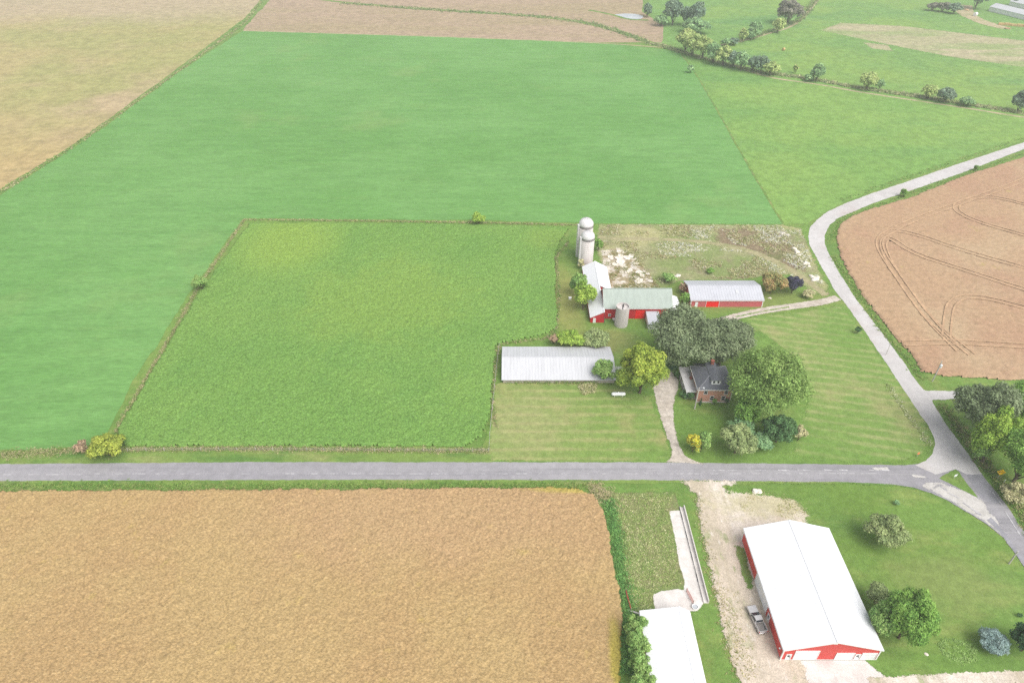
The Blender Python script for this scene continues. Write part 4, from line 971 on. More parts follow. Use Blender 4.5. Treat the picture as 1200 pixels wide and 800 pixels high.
dormer(-3.9, -1, 1.25, 5.9, 7.45)
dormer(4.0, 1, 1.25, 5.9, 7.45)
# rear kitchen wing
bm = NB(); box(bm, -2.9, 3.6, b+.01, b+3.4, -.1, 3.6); obj('rear_wing', bm, M['brick'], o)
bm = NB(); prism(bm, [(-3.2, b+.02, 3.62), (-3.2, b+3.8, 3.3), (-3.2, b+3.8, 3.5), (-3.2, b+.02, 4.6)], (7.1, 0, 0)); obj('rear_roof', bm, M['slate'], o)
bm = NB(); box(bm, -.35, .45, 2.0, 2.75, 6.2, 9.4); box(bm, -.43, .53, 1.92, 2.83, 9.35, 9.6); ch = obj('chimney', bm, M['chimney'], rf)
# windows
def window(face, u, z, w=.95, h=1.5):
    bm = NB(); F0 = NB(); g = .1
    def Bx(bmm, u0, u1, z0, z1, d0, d1):
        if face == 's': box(bmm, u0, u1, -b-d1, -b-d0, z0, z1)
        elif face == 'w': box(bmm, -a-d1, -a-d0, u0, u1, z0, z1)
        elif face == 'e': box(bmm, a+d0, a+d1, u0, u1, z0, z1)
        else: box(bmm, u0, u1, b+d0, b+d1, z0, z1)
    Bx(bm, u-w/2, u+w/2, z, z+h, -.02, .03); win = obj('window', bm, M['glass'], o)
    Bx(F0, u-w/2-g, u-w/2, z-g, z+h+g, -.02, .09); Bx(F0, u+w/2, u+w/2+g, z-g, z+h+g, -.02, .09)
    Bx(F0, u-w/2, u+w/2, z+h, z+h+g, -.02, .09); Bx(F0, u-w/2, u+w/2, z-g, z, -.02, .12); Bx(F0, u-w/2, u+w/2, z+h*.5-.03, z+h*.5+.03, .03, .07)
    obj('frame', F0, M['trim'], win)
for u in (-2.6, 3.1): window('s', u, 3.25, .9, 1.35)
for u in (-.55, 2.65): window('s', u, 1.0, .95, 1.5)
for u in (-2.4, 2.0): window('w', u, 3.3, .85, 1.3)
for u in (-2.4, 2.2): window('e', u, 1.0); window('e', u, 3.25, .9, 1.35)
# side porch
bm = NB(); box(bm, -a-2.95, -a-.02, -3.3, 7.4, 2.75, 2.98); pr = obj('porch_roof', bm, M['porch_roof'], o)
bm = NB()
for x0, x1, y0, y1 in ((-a-3.0, -a-2.953, -3.35, 7.45), (-a-2.953, -a-.02, -3.35, -3.303), (-a-2.953, -a-.02, 7.403, 7.45)): box(bm, x0, x1, y0, y1, 2.6, 3.02)
obj('porch_trim', bm, M['trim'], pr)
for y in (-3.1, -.4, 2.3, 5.0, 7.2):
    bm = NB(); box(bm, -a-2.8, -a-2.6, y-.1, y+.1, .4, 2.74); obj('porch_post', bm, M['white_paint'], o)
bm = NB(); box(bm, -a-2.9, -a-.09, -3.25, 7.35, -.1, .4); obj('porch_floor', bm, M['wood'], o)
bm = NB()
for z in (.75, 1.05): box(bm, -a-2.74, -a-2.68, -2.9, 7.1, z, z+.07)
box(bm, -a-2.55, -a-.4, -3.14, -3.06, .75, .82); obj('porch_rail', bm, M['white_paint'], o)
bm = NB(); box(bm, -a-.06, -a+.01, -.5, .45, .42, 2.45); d = obj('door', bm, M['white_door'], o)
bm = NB(); box(bm, -a-.12, -a-.06, .25, .33, 1.3, 1.42); obj('handle', bm, M['black'], d)
bm = NB(); box(bm, -a-.95, -a-.25, 1.9, 2.5, 2.98, 3.7); obj('porch_chimney', bm, M['chimney'], o)
for q in (-a-.1, a+.1):
    bm = NB(); tube(bm, [(q, -b-.12, .2), (q, -b-.12, ev-.15)], [.06, .06], 6); obj('downspout', bm, M['trim'], o)
bm = NB(); box(bm, -.5, .5, -b-.35, -b-.09, 0, .2); obj('step', bm, M['concrete'], o)

# ------------------------------------------------------------------ yard and road furniture
x, y = P(724.5, 464)
o = thing('propane_tank', 'white propane tank lying on the lawn below the yellowing tree', 'tank', (x, y, 0))
bm = NB(); prof = [(0, -2.0), (.22, -1.97), (.4, -1.86), (.5, -1.68), (.52, -1.5), (.52, 1.5), (.5, 1.68), (.4, 1.86), (.22, 1.97), (0, 2.0)]
lathe(bm, prof, n=20); bmesh.ops.transform(bm, matrix=Matrix.Rotation(R(90), 4, 'Y'), verts=bm.verts[:]); bmesh.ops.translate(bm, vec=(0, 0, .85), verts=bm.verts[:]); obj('vessel', bm, M['white_paint'], o, True)
for q in (-1.1, 1.1):
    bm = NB(); box(bm, q-.1, q+.1, -.38, .38, -.05, .42); obj('foot', bm, M['concrete'], o)
bm = NB(); lathe(bm, [(.2, 1.33), (.2, 1.55), (.12, 1.62), (0, 1.63)], 0, 0, 14); obj('valve_cover', bm, M['white_paint'], o)

def pole(px, label, h, arm, name='utility_pole', group=None, r=.15, can=False, lamp=False, rz=0.0):
    x, y = P(*px)
    o = thing(name, label, 'pole', (x, y, 0), rz, group)
    bm = NB(); tube(bm, [(0, 0, -.3), (0, 0, h*.5), (0, 0, h)], [r*1.15, r, r*.8], 10); obj('shaft', bm, M['polewood'], o)
    if arm:
        bm = NB(); box(bm, -arm, arm, .12, .24, h-.75, h-.6); tube(bm, [(-arm*.6, .1, h-.7), (0, .14, h-1.5)], [.03, .03], 5); tube(bm, [(arm*.6, .1, h-.7), (0, .14, h-1.5)], [.03, .03], 5); ar = obj('crossarm', bm, M['polewood'], o)
        for q in (-arm+.12, 0, arm-.12):
            bm = NB(); lathe(bm, [(.05, h-.6), (.09, h-.52), (.05, h-.42), (.08, h-.34), (0, h-.28)], q, .18, 8); obj('insulator', bm, M['lampglass'], ar)
    if can:
        bm = NB(); lathe(bm, [(0, h-2.0), (.32, h-2.0), (.34, h-1.1), (.2, h-.95), (0, h-.9)], .0, -.46, 14); obj('transformer', bm, M['lampglass'], o)
    if lamp:
        bm = NB(); tube(bm, [(0, 0, h-.4), (.5, 0, h-.05), (1.2, 0, h)], [.04, .04, .035], 6); obj('lamp_arm', bm, M['steel'], o)
        bm = NB(); lathe(bm, [(0, h+.06), (.18, h), (.24, h-.18), (0, h-.22)], 1.3, 0, 12); obj('lamp_head', bm, M['lampglass'], o)
    return o
pole((1092.6, 446.6), 'pale utility pole with a white can at its top by the ripe field corner', 7.6, 0, can=True, r=.16)
pole((1182, 660.5), 'bare pale pole on the shed lawn close to the curving road', 4.6, 0, r=.16)
pole((1038, 416), 'thin bare pole in the verge between the pale road and the striped lawn', 5.0, 0, r=.08)
pole((813.8, 479.4), 'pale wooden pole with a lamp in front of the brick house corner', 8.0, 0, r=.17, lamp=True)

def sign(px, label, face, w, shape, rz, h=2.1, marks=None):
    x, y = P(*px)
    o = thing('road_sign', label, 'sign', (x, y, 0), rz)
    bm = NB(); box(bm, -.05, .05, .012, .09, -.2, h+.1); obj('post', bm, M['steel'], o)
    n = {'diamond': 4, 'square': 4}[shape]
    ph = 0 if shape == 'diamond' else math.pi/4
    bm = NB(); prism(bm, [(w*math.cos(ph+2*math.pi*k/n), -.02, h+w*math.sin(ph+2*math.pi*k/n)) for k in range(n)], (0, .03, 0)); pa = obj('panel', bm, face, o)
    if marks:
        bm = NB(); box(bm, -w*.5, w*.5, -.03, -.021, h-.06, h+.06)
        for s in (-1, 1): prism(bm, [(s*w*.68, -.03, h), (s*w*.42, -.03, h-.2), (s*w*.42, -.03, h+.2)], (0, .009, 0))
        obj('arrow', bm, M['black'], pa)
    return o
sign((1168.5, 561), 'yellow diamond warning sign beside the tree clump at the road bend', M['yellow'], 1.0, 'diamond', R(-12), 2.5, True)
sign((1117.8, 561), 'small white square sign on the grass traffic island', M['white_paint'], .55, 'square', R(10), 1.3)
x, y = P(1074.5, 535)
o = thing('marker_post', 'small faded orange marker post in the lawn corner by the junction', 'marker', (x, y, 0), R(15))
bm = NB(); box(bm, -.05, .05, .012, .08, -.2, 1.4); obj('post', bm, M['steel'], o)
bm = NB(); prism(bm, [(.42*math.cos(R(22.5)+k*math.pi/4), -.015, 1.25+.42*math.sin(R(22.5)+k*math.pi/4)) for k in range(8)], (0, .025, 0)); obj('panel', bm, M['orange'], o)
x, y = P(1175.5, 566)
o = thing('marker_post', 'short grey steel post standing right of the yellow sign', 'marker', (x, y, 0))
bm = NB(); box(bm, -.05, .05, -.05, .05, -.2, 1.5); obj('post', bm, M['steel'], o)
bm = NB(); box(bm, -.1, .1, -.07, -.052, 1.1, 1.45); obj('reflector', bm, M['lampglass'], o)
x, y = P(668, 350.5)
o = thing('salt_block_stand', 'small white box on the grass strip west of the white roofed wing', 'box', (x, y, 0))
bm = NB(); box(bm, -.45, .45, -.4, .4, .02, .7, .06); obj('body', bm, M['white_paint'], o); bm = NB(); box(bm, -.5, .5, -.45, .45, .7, .78, .02); obj('lid', bm, M['trim'], o)
x, y = P(790, 439)
# concrete feed bunk
p0, p1 = P(798.5, 594.5), P(827, 706.5)
L = math.hypot(p1[0]-p0[0], p1[1]-p0[1])
o = thing('feed_bunk', 'long pale concrete feed bunk along the edge of the broken slab', 'trough', (p0[0], p0[1], 0), math.atan2(p1[1]-p0[1], p1[0]-p0[0]))
bm = NB(); box(bm, 0, L, .42, .62, -.05, .95); obj('wall', bm, M['concrete'], o)
bm = NB(); box(bm, 0, L, -.5, -.36, -.05, .55); obj('wall', bm, M['concrete'], o)
bm = NB(); box(bm, 0, L, -.355, .415, -.05, .22); obj('floor', bm, M['concrete'], o)
for k in range(4):
    u = 1.5 + k*L*.22
    bm = NB(); box(bm, u, u+2.2, -.56, -.505, .08, .36); obj('slot', bm, M['dark'], o)
x, y = P(814, 712)
o = thing('stock_tank', 'round white stock tank at the end of the feed bunk', 'tank', (x, y, 0))
bm = NB(); lathe(bm, [(.6, -.02), (.65, .6), (.58, .6), (.54, .12), (0, .12)], n=24); obj('basin', bm, M['white_paint'], o)
bm = NB(); lathe(bm, [(.56, .42), (0, .42)], n=24); obj('water', bm, M['pond'], o)
def gate(p, q, label, mat, hgt=1.3):
    A, B = P(*p), P(*q); L = math.hypot(B[0]-A[0], B[1]-A[1])
    o = thing('gate', label, 'gate', (A[0], A[1], 0), math.atan2(B[1]-A[1], B[0]-A[0]))
    bm = NB()
    for k in range(5): tube(bm, [(.05, 0, .3+k*hgt/5), (L-.05, 0, .3+k*hgt/5)], [.035, .035], 6)
    obj('bar', bm, mat, o)
    for u in (0, L):
        bm = NB(); tube(bm, [(u, 0, -.1), (u, 0, hgt+.2)], [.07, .07], 8); obj('post', bm, M['wood'], o)
redpipe = paint('rusty_red_pipe', (.42,.09,.06), .6, .15, 3.0)
gate((804, 693), (812, 708), 'rusty red pipe gate across the end of the slab', redpipe)
gate((733, 694), (739, 716), 'red brown pipe gate at the weedy yard edge left of the cattle shed', redpipe, 1.1)
x, y = P(740.5, 717)
o = thing('plank', 'pale plank leaning out from the cattle shed corner', 'plank', (x, y, 0), R(-32))
bm = NB(); hexa(bm, [(-1.0,-.16,.05),(2.2,-.16,1.0),(2.2,.16,1.0),(-1.0,.16,.05)], [(-1.0,-.16,.16),(2.2,-.16,1.12),(2.2,.16,1.12),(-1.0,.16,.16)]); obj('board', bm, M['polewood'], o)

# wire fences with posts
def wire_fence(px, label, gapm=5.0):
    pts = [P(*p) for p in px]
    o = thing('wire_fence', label, 'fence', (pts[0][0], pts[0][1], 0))
    ox, oy = pts[0]
    pos = []
    for (ax, ay), (bx, by) in zip(pts, pts[1:]):
        L = math.hypot(bx-ax, by-ay); n = max(1, round(L/gapm))
        pos += [(ax+(bx-ax)*k/n-ox, ay+(by-ay)*k/n-oy) for k in range(n)]
    pos.append((pts[-1][0]-ox, pts[-1][1]-oy))
    bm = NB(); tube(bm, [(0, 0, -.2), (0, 0, 1.25)], [.07, .06], 6); first = obj('post', bm, M['polewood'], o)
    for i, p in enumerate(pos):
        c = first if i == 0 else first.copy()
        if i: COL.objects.link(c); c.parent = o
        c.location = (p[0], p[1], 0); c.rotation_euler = (random.uniform(-.06, .06), random.uniform(-.06, .06), 0)
    bm = NB()
    for z in (.45, .8, 1.12):
        for p, q in zip(pos, pos[1:]): tube(bm, [(p[0], p[1]-.07, z), (q[0], q[1]-.07, z)], [.012, .012], 3, cap=False)
    obj('wire', bm, M['steel'], o)
wire_fence([(150,528.5),(300,528),(420,528.6),(573,529.3)], 'weathered wire fence along the road side of the green field', 4.5)
wire_fence([(573,529),(574,510),(577,480),(582,430),(585,405)], 'wire fence up the left edge of the mown lawn', 3.0)

# pickup
fx, fy = P(879.3, 713.5); bx, by = P(892.8, 741.5)
ang = math.atan2(fy-by, fx-bx)
o = thing('pickup_truck', 'silver pickup truck with an open bed parked on dirt beside the machine shed', 'pickup truck', ((fx+bx)/2, (fy+by)/2, .06), ang)
# local x forward
W = .98
def prof(bm, loop, w0, w1=None):
    w1 = w1 or w0
    a_ = [bm.verts.new((x, -w0, z)) for x, z in loop]; b_ = [bm.verts.new((x, w0, z)) for x, z in loop]
    bm.faces.new(a_); bm.faces.new(b_[::-1]); n = len(loop)
    for i in range(n): bm.faces.new([a_[i], b_[i], b_[(i+1)%n], a_[(i+1)%n]])
bm = NB(); box(bm, .55, 2.85, -W, W, .48, 1.12, .12); obj('hood', bm, M['silver_paint'], o, False)
bm = NB(); box(bm, -1.0, .7, -W, W, .46, 1.16, .06); obj('body', bm, M['silver_paint'], o)
bm = NB(); hexa(bm, [(-.98,-.92,1.12),(1.25,-.92,1.12),(1.25,.92,1.12),(-.98,.92,1.12)], [(-.82,-.74,1.78),(.2,-.74,1.78),(.2,.74,1.78),(-.82,.74,1.78)]); cab = obj('cab', bm, M['silver_paint'], o)
bm = NB(); hexa(bm, [(.24,-.68,1.74),(1.17,-.84,1.16),(1.17,.84,1.16),(.24,.68,1.74)], [(.27,-.68,1.785),(1.2,-.84,1.205),(1.2,.84,1.205),(.27,.68,1.785)]); obj('windscreen', bm, M['glass'], cab)
bm = NB(); hexa(bm, [(-.96,-.75,1.25),(-.96,.75,1.25),(-.86,.66,1.7),(-.86,-.66,1.7)], [(-.99,-.75,1.25),(-.99,.75,1.25),(-.89,.66,1.7),(-.89,-.66,1.7)]); obj('rear_window', bm, M['glass'], cab)
for s in (-1, 1):
    bm = NB(); hexa(bm, [(-.8,s*.88,1.22),(.85,s*.88,1.22),(.15,s*.765,1.68),(-.74,s*.765,1.68)], [(-.8,s*.93,1.22),(.85,s*.93,1.22),(.15,s*.805,1.68),(-.74,s*.805,1.68)]); obj('side_window', bm, M['glass'], cab)
    bm = NB(); box(bm, .55, .72, s*1.0-(.0 if s > 0 else .2), s*1.0+(.2 if s > 0 else .0), 1.2, 1.38, .03); obj('mirror', bm, M['black'], cab)
    bm = NB(); box(bm, -2.9, -1.02, s*W-(.12 if s > 0 else 0), s*W+(0 if s > 0 else .12), .5, 1.2, .03); obj('bed_side', bm, M['silver_paint'], o)
    bm = NB(); box(bm, 2.8, 2.9, s*.72-.16, s*.72+.16, .78, .98, .02); obj('headlight', bm, M['lampglass'], o)
    bm = NB(); box(bm, -2.99, -2.93, s*.88-.08, s*.88+.08, .75, 1.08, .01); obj('taillight', bm, M['redlens'], o)
bm = NB(); box(bm, -2.8, -1.03, -.85, .85, .5, .62); obj('bed_floor', bm, M['bedliner'], o)
bm = NB(); box(bm, -2.95, -2.82, -.855, .855, .5, 1.17, .02); obj('tailgate', bm, M['silver_paint'], o)
bm = NB(); box(bm, -1.12, -1.03, -.855, .855, .55, 1.18, .01); obj('bed_front', bm, M['bedliner'], o)
bm = NB(); box(bm, 2.86, 2.98, -.95, .95, .42, .66, .04); obj('bumper', bm, M['chrome'], o)
bm = NB(); box(bm, -3.08, -2.96, -.95, .95, .46, .64, .03); obj('bumper', bm, M['chrome'], o)
bm = NB(); box(bm, 2.84, 2.89, -.5, .5, .72, 1.0, .01); obj('grille', bm, M['black'], o)
for x in (-1.95, 1.85):
    for s in (-1, 1):
        bm = NB(); lathe(bm, [(0, -.14), (.3, -.14), (.38, -.1), (.38, .1), (.3, .14), (0, .14)], n=22)
        bmesh.ops.transform(bm, matrix=Matrix.Translation((x, s*.87, .38)) @ Matrix.Rotation(R(90), 4, 'X'), verts=bm.verts[:]); w = obj('wheel', bm, M['tyre'], o)
        bm = NB(); lathe(bm, [(0, -.02), (.2, -.02), (.2, .02), (0, .03)], n=16)
        bmesh.ops.transform(bm, matrix=Matrix.Translation((x, s*1.015, .38)) @ Matrix.Rotation(R(90), 4, 'X'), verts=bm.verts[:]); obj('rim', bm, M['chrome'], w)

# boulders, bales, far odds and ends
def boulder(px, s, label, group, name='boulder', mat=None):
    x, y = P(*px)
    bm = NB(); bmesh.ops.create_icosphere(bm, subdivisions=3, radius=1)
    k = [random.uniform(0, 6) for _ in range(6)]
    for v in bm.verts:
        c = v.co
        d = 1 + .22*math.sin(c.x*2.7+k[0])*math.cos(c.y*2.3+k[1]) + .12*math.sin(c.z*5+k[2]+c.x*4) + random.uniform(-.05, .05)
        v.co = Vector((c.x*s*d*1.25, c.y*s*d, max(c.z, -.4)*s*d*.6))
    o = obj(name, bm, mat or M['rock']); o.location = (x, y, s*.2); o.rotation_euler.z = random.uniform(0, 6)
    return tag(o, label, 'boulder', group)
for q, s in (((788,324),.9),((791.5,325),.7),((794.5,323.5),.8)): boulder(q, s, 'pale boulder in the little heap behind the barn lean-to', 'boulders heaped behind the barn')
for q, s in (((931,292),.9),((934,296),1.0),((936.5,299),.6)): boulder(q, s, 'pale boulder in the upper cluster near the weedy lot edge', 'boulders in the upper lot cluster')
for q, s in (((945,309),.9),((948,312),.6)): boulder(q, s, 'pale boulder in the middle pair by the side road verge', 'middle pair of lot boulders')
for q, s in (((952,325),.9),((955,328),1.1),((958,325.5),.7)): boulder(q, s, 'pale boulder where the dirt track nears the pale road', 'boulders where the dirt track ends')
for q, s in (((918,274),.8),((923,276),.7)): boulder(q, s, 'pale boulder below the green field corner beside the road bend', 'boulders near the field corner')
boulder((902,349.5), .45, 'small pale stone on the grass right of the silver roofed shed', None, 'stone')
boulder((887,576), .9, 'lone grey stone in the grass between road and big machine shed', None, 'stone')
boulder((1085.5,766.5), .35, 'small brownish stone on the lawn left of the ring of leaves', None, 'stone')
# broken slabs in the cattle yard
for k in range(26):
    yy = random.random(); px = 708 + 16*yy + random.uniform(0, 30) + yy*14; py = 295 + yy*38
    x, y = P(px, py); s = random.uniform(.7, 1.7)
    bm = NB(); n = random.randint(5, 7); w = [random.uniform(.65, 1.1) for _ in range(n)]
    lp = [(s*w[i]*1.2*math.cos(2*math.pi*i/n), s*w[i]*math.sin(2*math.pi*i/n), 0) for i in range(n)]
    prism(bm, lp, (0, 0, .22)); bmesh.ops.bevel(bm, geom=bm.edges[:], offset=.04, segments=1, affect='EDGES')
    o = obj('broken_slab', bm, M['rock']); o.location = (x, y, .12); o.rotation_euler = (random.uniform(-.12, .12), random.uniform(-.12, .12), random.uniform(0, 6))
    tag(o, 'pale broken concrete slab lying among weeds behind the red barn', 'slab', 'broken slabs behind the barn')
def bale(px, label, mat, r=.75, L=1.3, rz=0.0):
    x, y = P(*px)
    o = thing('round_bale', label, 'bale', (x, y, 0), rz)
    bm = NB(); lathe(bm, [(0, -L/2), (r*.9, -L/2), (r, -L/2+.08), (r, L/2-.08), (r*.9, L/2), (0, L/2)], n=20)
    bmesh.ops.transform(bm, matrix=Matrix.Translation((0, 0, r*.97)) @ Matrix.Rotation(R(90), 4, 'Y'), verts=bm.verts[:]); obj('wrap', bm, mat, o)
bale((918, 59.5), 'tan bale lying alone on the far pasture below the cut strip', M['hay'], 1.0, 1.6, .4)
bale((1142.5, 19), 'white wrapped bale lying on the far pasture left of the white barns', M['white_paint'], 1.5, 2.4, .5)
x, y = P(1191, 31)
o = thing('hay_stack', 'long low orange tan stack in front of the far white barn', 'hay stack', (x, y, 0), R(-24))
for k in range(6):
    bm = NB(); box(bm, -13+k*4.4, -8.75+k*4.4, -1.2, 1.2, 0, 1.6+.3*(k % 2), .15); obj('bale', bm, M['hay'], o)
# ------------------------------------------------------------------ trees and shrubs
tree((760,842,360,434), 'oak', 'broad dark grey green oak between the barn and the house', lobes=60, cover=1.35)
tree((812,884,370,433), 'oak', 'dark oak crown behind the brick house roof, right of the broadest oak', lobes=46)
tree((855,941,406,492), 'ash', 'big mid green leafy tree at the right side of the brick house', lobes=64, cover=1.35)
tree((862,892,464,501), 'green', 'lower green tree under the big one at the house wall', lobes=26)
tree((725,781,405,464), 'maple', 'round yellowing green tree beside the gravel drive', lobes=44, cover=1.35)
tree((695,721,423,449), 'bush', 'small green tree at the right end of the pale steel shed')
tree((672,697,328,365), 'lime', 'light green tree against the low white wing of the barn', lobes=22, gap=.04)
tree((668,688,320,346), 'bush', 'small leafy tree right behind the one at the white wing')
tree((654,684,387,408), 'lime', 'bright green shrub behind the pale steel shed', 'shrub', 'shrub')
tree((685,714,388,406), 'olive', 'dull olive shrub behind the right end of the pale steel shed', 'shrub', 'shrub')
tree((643,655,392,404), 'brown', 'small reddish brown shrub at the corner of the soybean field', 'shrub', 'shrub')
tree((805,822,505,534), 'gold', 'golden yellow flowering shrub on the lawn beside the drive', 'shrub', 'shrub')
tree((814,833,503,532), 'bush', 'green half of the golden shrub on the front lawn', 'shrub', 'shrub')
tree((846,884,497,535), 'olive', 'feathery olive grey bush on the lawn near the road', 'shrub', 'shrub')
tree((856,886,489,514), 'pale', 'green bush behind the feathery olive grey one', 'shrub', 'shrub')
tree((894,933,486,522), 'dark', 'dense dark green round tree below the big house tree', lobes=34)
tree((880,903,507,529), 'pale', 'round blue green bush left of the dense dark tree', 'shrub', 'shrub')
tree((930,945,499,517), 'dun', 'thin dull brown green shrub right of the dense dark tree', 'shrub', 'shrub')
tree((104,144,507,539), 'yellow', 'yellow green roadside bush at the corner of the two green fields', 'shrub', 'shrub', lobes=34)
tree((89,104,516,531), 'brown', 'brown dead brush left of the yellow roadside bush', 'shrub', 'shrub')
tree((891,920,319,345), 'russet', 'green tree turning red beside the silver roofed shed')
tree((920,940,324,344), 'purple', 'small dark purple round tree near the dirt track', lobes=22)
tree((796,805,328,348), 'brown', 'brown climbing shrub at the west end of the silver roofed shed', 'shrub', 'shrub')
tree((797,808,343,356), 'green', 'green shrub at the west wall corner of the silver roofed shed', 'shrub', 'shrub')
tree((940,954,339,350), 'dun', 'low brown green shrub right of the purple tree', 'shrub', 'shrub')
tree((697,707,277,295), 'green', 'green shrub right beside the tall domed silos', 'shrub', 'shrub')
tree((676,684,302,316), 'dun', 'brown shrub at the foot of the tall silos', 'shrub', 'shrub')
tree((828,837,314,321), 'green', 'small green bush alone in the weedy lot', 'shrub', 'shrub')
tree((775,792,320,332), 'bush', 'green brush beside the heap of pale boulders', 'shrub', 'shrub')
# road bend clump
tree((1124,1192,447,520), 'oak', 'dark tree at the back left of the road bend clump', lobes=50)
tree((1176,1250,440,516), 'green', 'green tree at the back right of the road bend clump', lobes=50)
tree((1143,1194,476,546), 'lime', 'bright yellow green tree in front of the road bend clump', lobes=40)
tree((1174,1242,496,572), 'green', 'green tree at the picture edge in front of the road bend clump', lobes=46)
tree((1136,1160,508,546), 'bush', 'low green shrub at the foot of the road bend clump', 'shrub', 'shrub')
tree((1178,1206,566,592), 'dun', 'brown green brush below the road bend clump', 'shrub', 'shrub')
# shed lawn
tree((1018,1062,601,642), 'olive', 'small pale green tree standing alone on the shed lawn', lobes=34)
tree((1040,1096,690,757), 'green', 'spreading green tree right of the big white shed roof', lobes=44)
tree((1020,1052,704,752), 'bush', 'lighter green tree touching the eave of the big white shed', lobes=26)
tree((1016,1046,684,716), 'olive', 'dull green tree half behind the others at the big white shed', lobes=22)
tree((1148,1179,738,766), 'spruce', 'dense blue grey spruce on the shed lawn', 'conifer', 'spruce_tree', lobes=90, leafk=.8, gap=.03)
tree((1191,1226,728,770), 'conifer', 'dark green conifer at the right edge of the shed lawn', 'conifer', 'spruce_tree', lobes=70, gap=.03)
tree((1193,1199,718,724), 'dark', 'tiny dark shrub above the conifer on the shed lawn', 'shrub', 'shrub')
tree((1047,1054,585,592), 'pale', 'tiny pale shrub on the shed lawn near the road ditch', 'shrub', 'shrub')
for bx_, lb in (((733,757,720,748), 'topmost bush of the row along the white cattle shed'), ((735,760,741,770), 'second bush from the top of the row along the cattle shed'), ((737,762,762,792), 'third bush from the top of the row along the cattle shed'), ((741,768,784,818), 'bush at the bottom of the row along the cattle shed')):
    tree(bx_, 'bush', lb, 'shrub', 'shrub', 'bushes in a row along the cattle shed')
# ring of day lilies
th = np.linspace(0, 2*np.pi, 260)
cx, cy = P(1122, 762)
ring = np.stack([cx + 2.9*np.cos(th) + .9*np.sin(th) + rng.normal(size=260)*.3, cy + 1.9*np.sin(th) - .7*np.cos(th) + rng.normal(size=260)*.3], 1)
tufts('lily_bed', np.concatenate([ring, np.stack([cx + rng.normal(size=60)*1.6, cy + rng.normal(size=60)*1.1], 1)]), .3, .14, [(.21,.30,.10),(.25,.35,.125),(.18,.27,.08)], 14, .15, 'pale green ring of low leaves on the shed lawn', 'plant bed')
# house planting
for q, k, nm, lb in (((819,823.6,464,475.4), 'conifer', 'spruce_tree', 'small dark conifer at the left of the brick house front'), ((834.5,840,466,475), 'green', 'shrub', 'small green shrub in the middle of the brick house front'), ((849.5,854.5,465.5,474), 'conifer', 'shrub', 'dark shrub at the right of the brick house front')):
    tree(q, k, lb, 'conifer' if nm == 'spruce_tree' else 'shrub', nm, cone=nm == 'spruce_tree', leafk=.7)
tree((796,807.5,457.5,467), 'dark', 'dark rounded shrub at the front of the house porch', 'shrub', 'shrub', leafk=.8)
tree((806,814,456.5,472), 'dark', 'taller dark shrub at the porch corner of the house', 'shrub', 'shrub', leafk=.8)
tree((790.5,797,436,444), 'dark', 'small dark shrub on the drive side of the porch', 'shrub', 'shrub', leafk=.8)
tree((782,795,423,436), 'conifer', 'dark conifer under the broadest oak behind the porch', 'conifer', 'spruce_tree')
# field edges
tree((553,569,249,263), 'lime', 'small yellow green tree alone on the border of the two green fields', leafk=.8)
tree((226,243,322,340), 'bush', 'small green bush on the left border of the soybean field', 'shrub', 'shrub', leafk=.8)
tree((805.5,813.5,77,85), 'haze', 'tiny bush where the two far green fields meet', 'shrub', 'shrub')
tree((1056,1065,221,230.5), 'green', 'small green shrub in the verge of the pale road bend', 'shrub', 'shrub')
tree((1141,1147,194,200), 'green', 'smaller green shrub farther up the pale road verge', 'shrub', 'shrub')
tree((1002,1009,383,391), 'dark', 'dark little shrub beside the pale road near the striped lawn', 'shrub', 'shrub')
# hedgerow across the far fields
HG = 'hedgerow trees beyond the hay field'
for i, (q, k, lb) in enumerate((
 ((792.5,816.5,35,58.5), 'hazeolive', 'tall olive tree at the left end of the hedgerow'),
 ((800.5,825.5,40,63.5), 'hazeolive', 'olive crown next to the left end of the hedgerow'),
 ((813.5,836.5,44,67.5), 'hazeolive', 'yellowish hedgerow tree third from the left end'),
 ((826.5,847.5,51,72.5), 'haze', 'green hedgerow tree fourth from the left end'),
 ((838.5,859.5,55,75.5), 'hazeolive', 'hedgerow tree just left of the row middle'),
 ((850.5,870.5,60,77.5), 'hazedark', 'grey green hedgerow tree in the middle of the row'),
 ((859.5,880.5,62,81.5), 'haze', 'bright round hedgerow tree just right of the middle'),
 ((873.5,892.5,66,82.5), 'hazedark', 'dark hedgerow tree right of the bright round one'),
 ((884.5,901.5,66,84.5), 'hazedark', 'upright dark hedgerow tree near the right end'),
 ((893.5,913.5,72,87.5), 'hazeolive', 'last low yellowish tree at the right end of the hedgerow'))):
    tree(q, k, lb, group=HG)
tree((929.5,936,74.5,87), 'hazeolive', 'thin lone tree right of the hedgerow end, first along the track', gap=.02)
tree((951,966,76,95), 'haze', 'upright green tree on the far track right of the thin one', gap=.02)
tree((942,954,88,95), 'haze', 'low shrub at the foot of the upright track tree', 'shrub', 'shrub', gap=.02)
tree((1008,1028,86,105), 'hazeolive', 'bushy yellow green tree halfway along the far track', gap=.02)
tree((1027,1037,93,105), 'haze', 'small tree at the right side of the bushy yellow green one', gap=.02)
tree((1081,1098,100,116), 'hazeolive', 'pale leafy shrub left of the dark round track tree', 'shrub', 'shrub', gap=.02)
tree((1100,1118,103,120), 'hazedark', 'dark round tree on the far track', gap=.02)
tree((1125,1142,114,124), 'haze', 'low shrub right of the dark round track tree', 'shrub', 'shrub', gap=.02)
tree((1187,1208,108,131), 'hazedark', 'dark tree at the right picture edge on the far track', gap=.02)
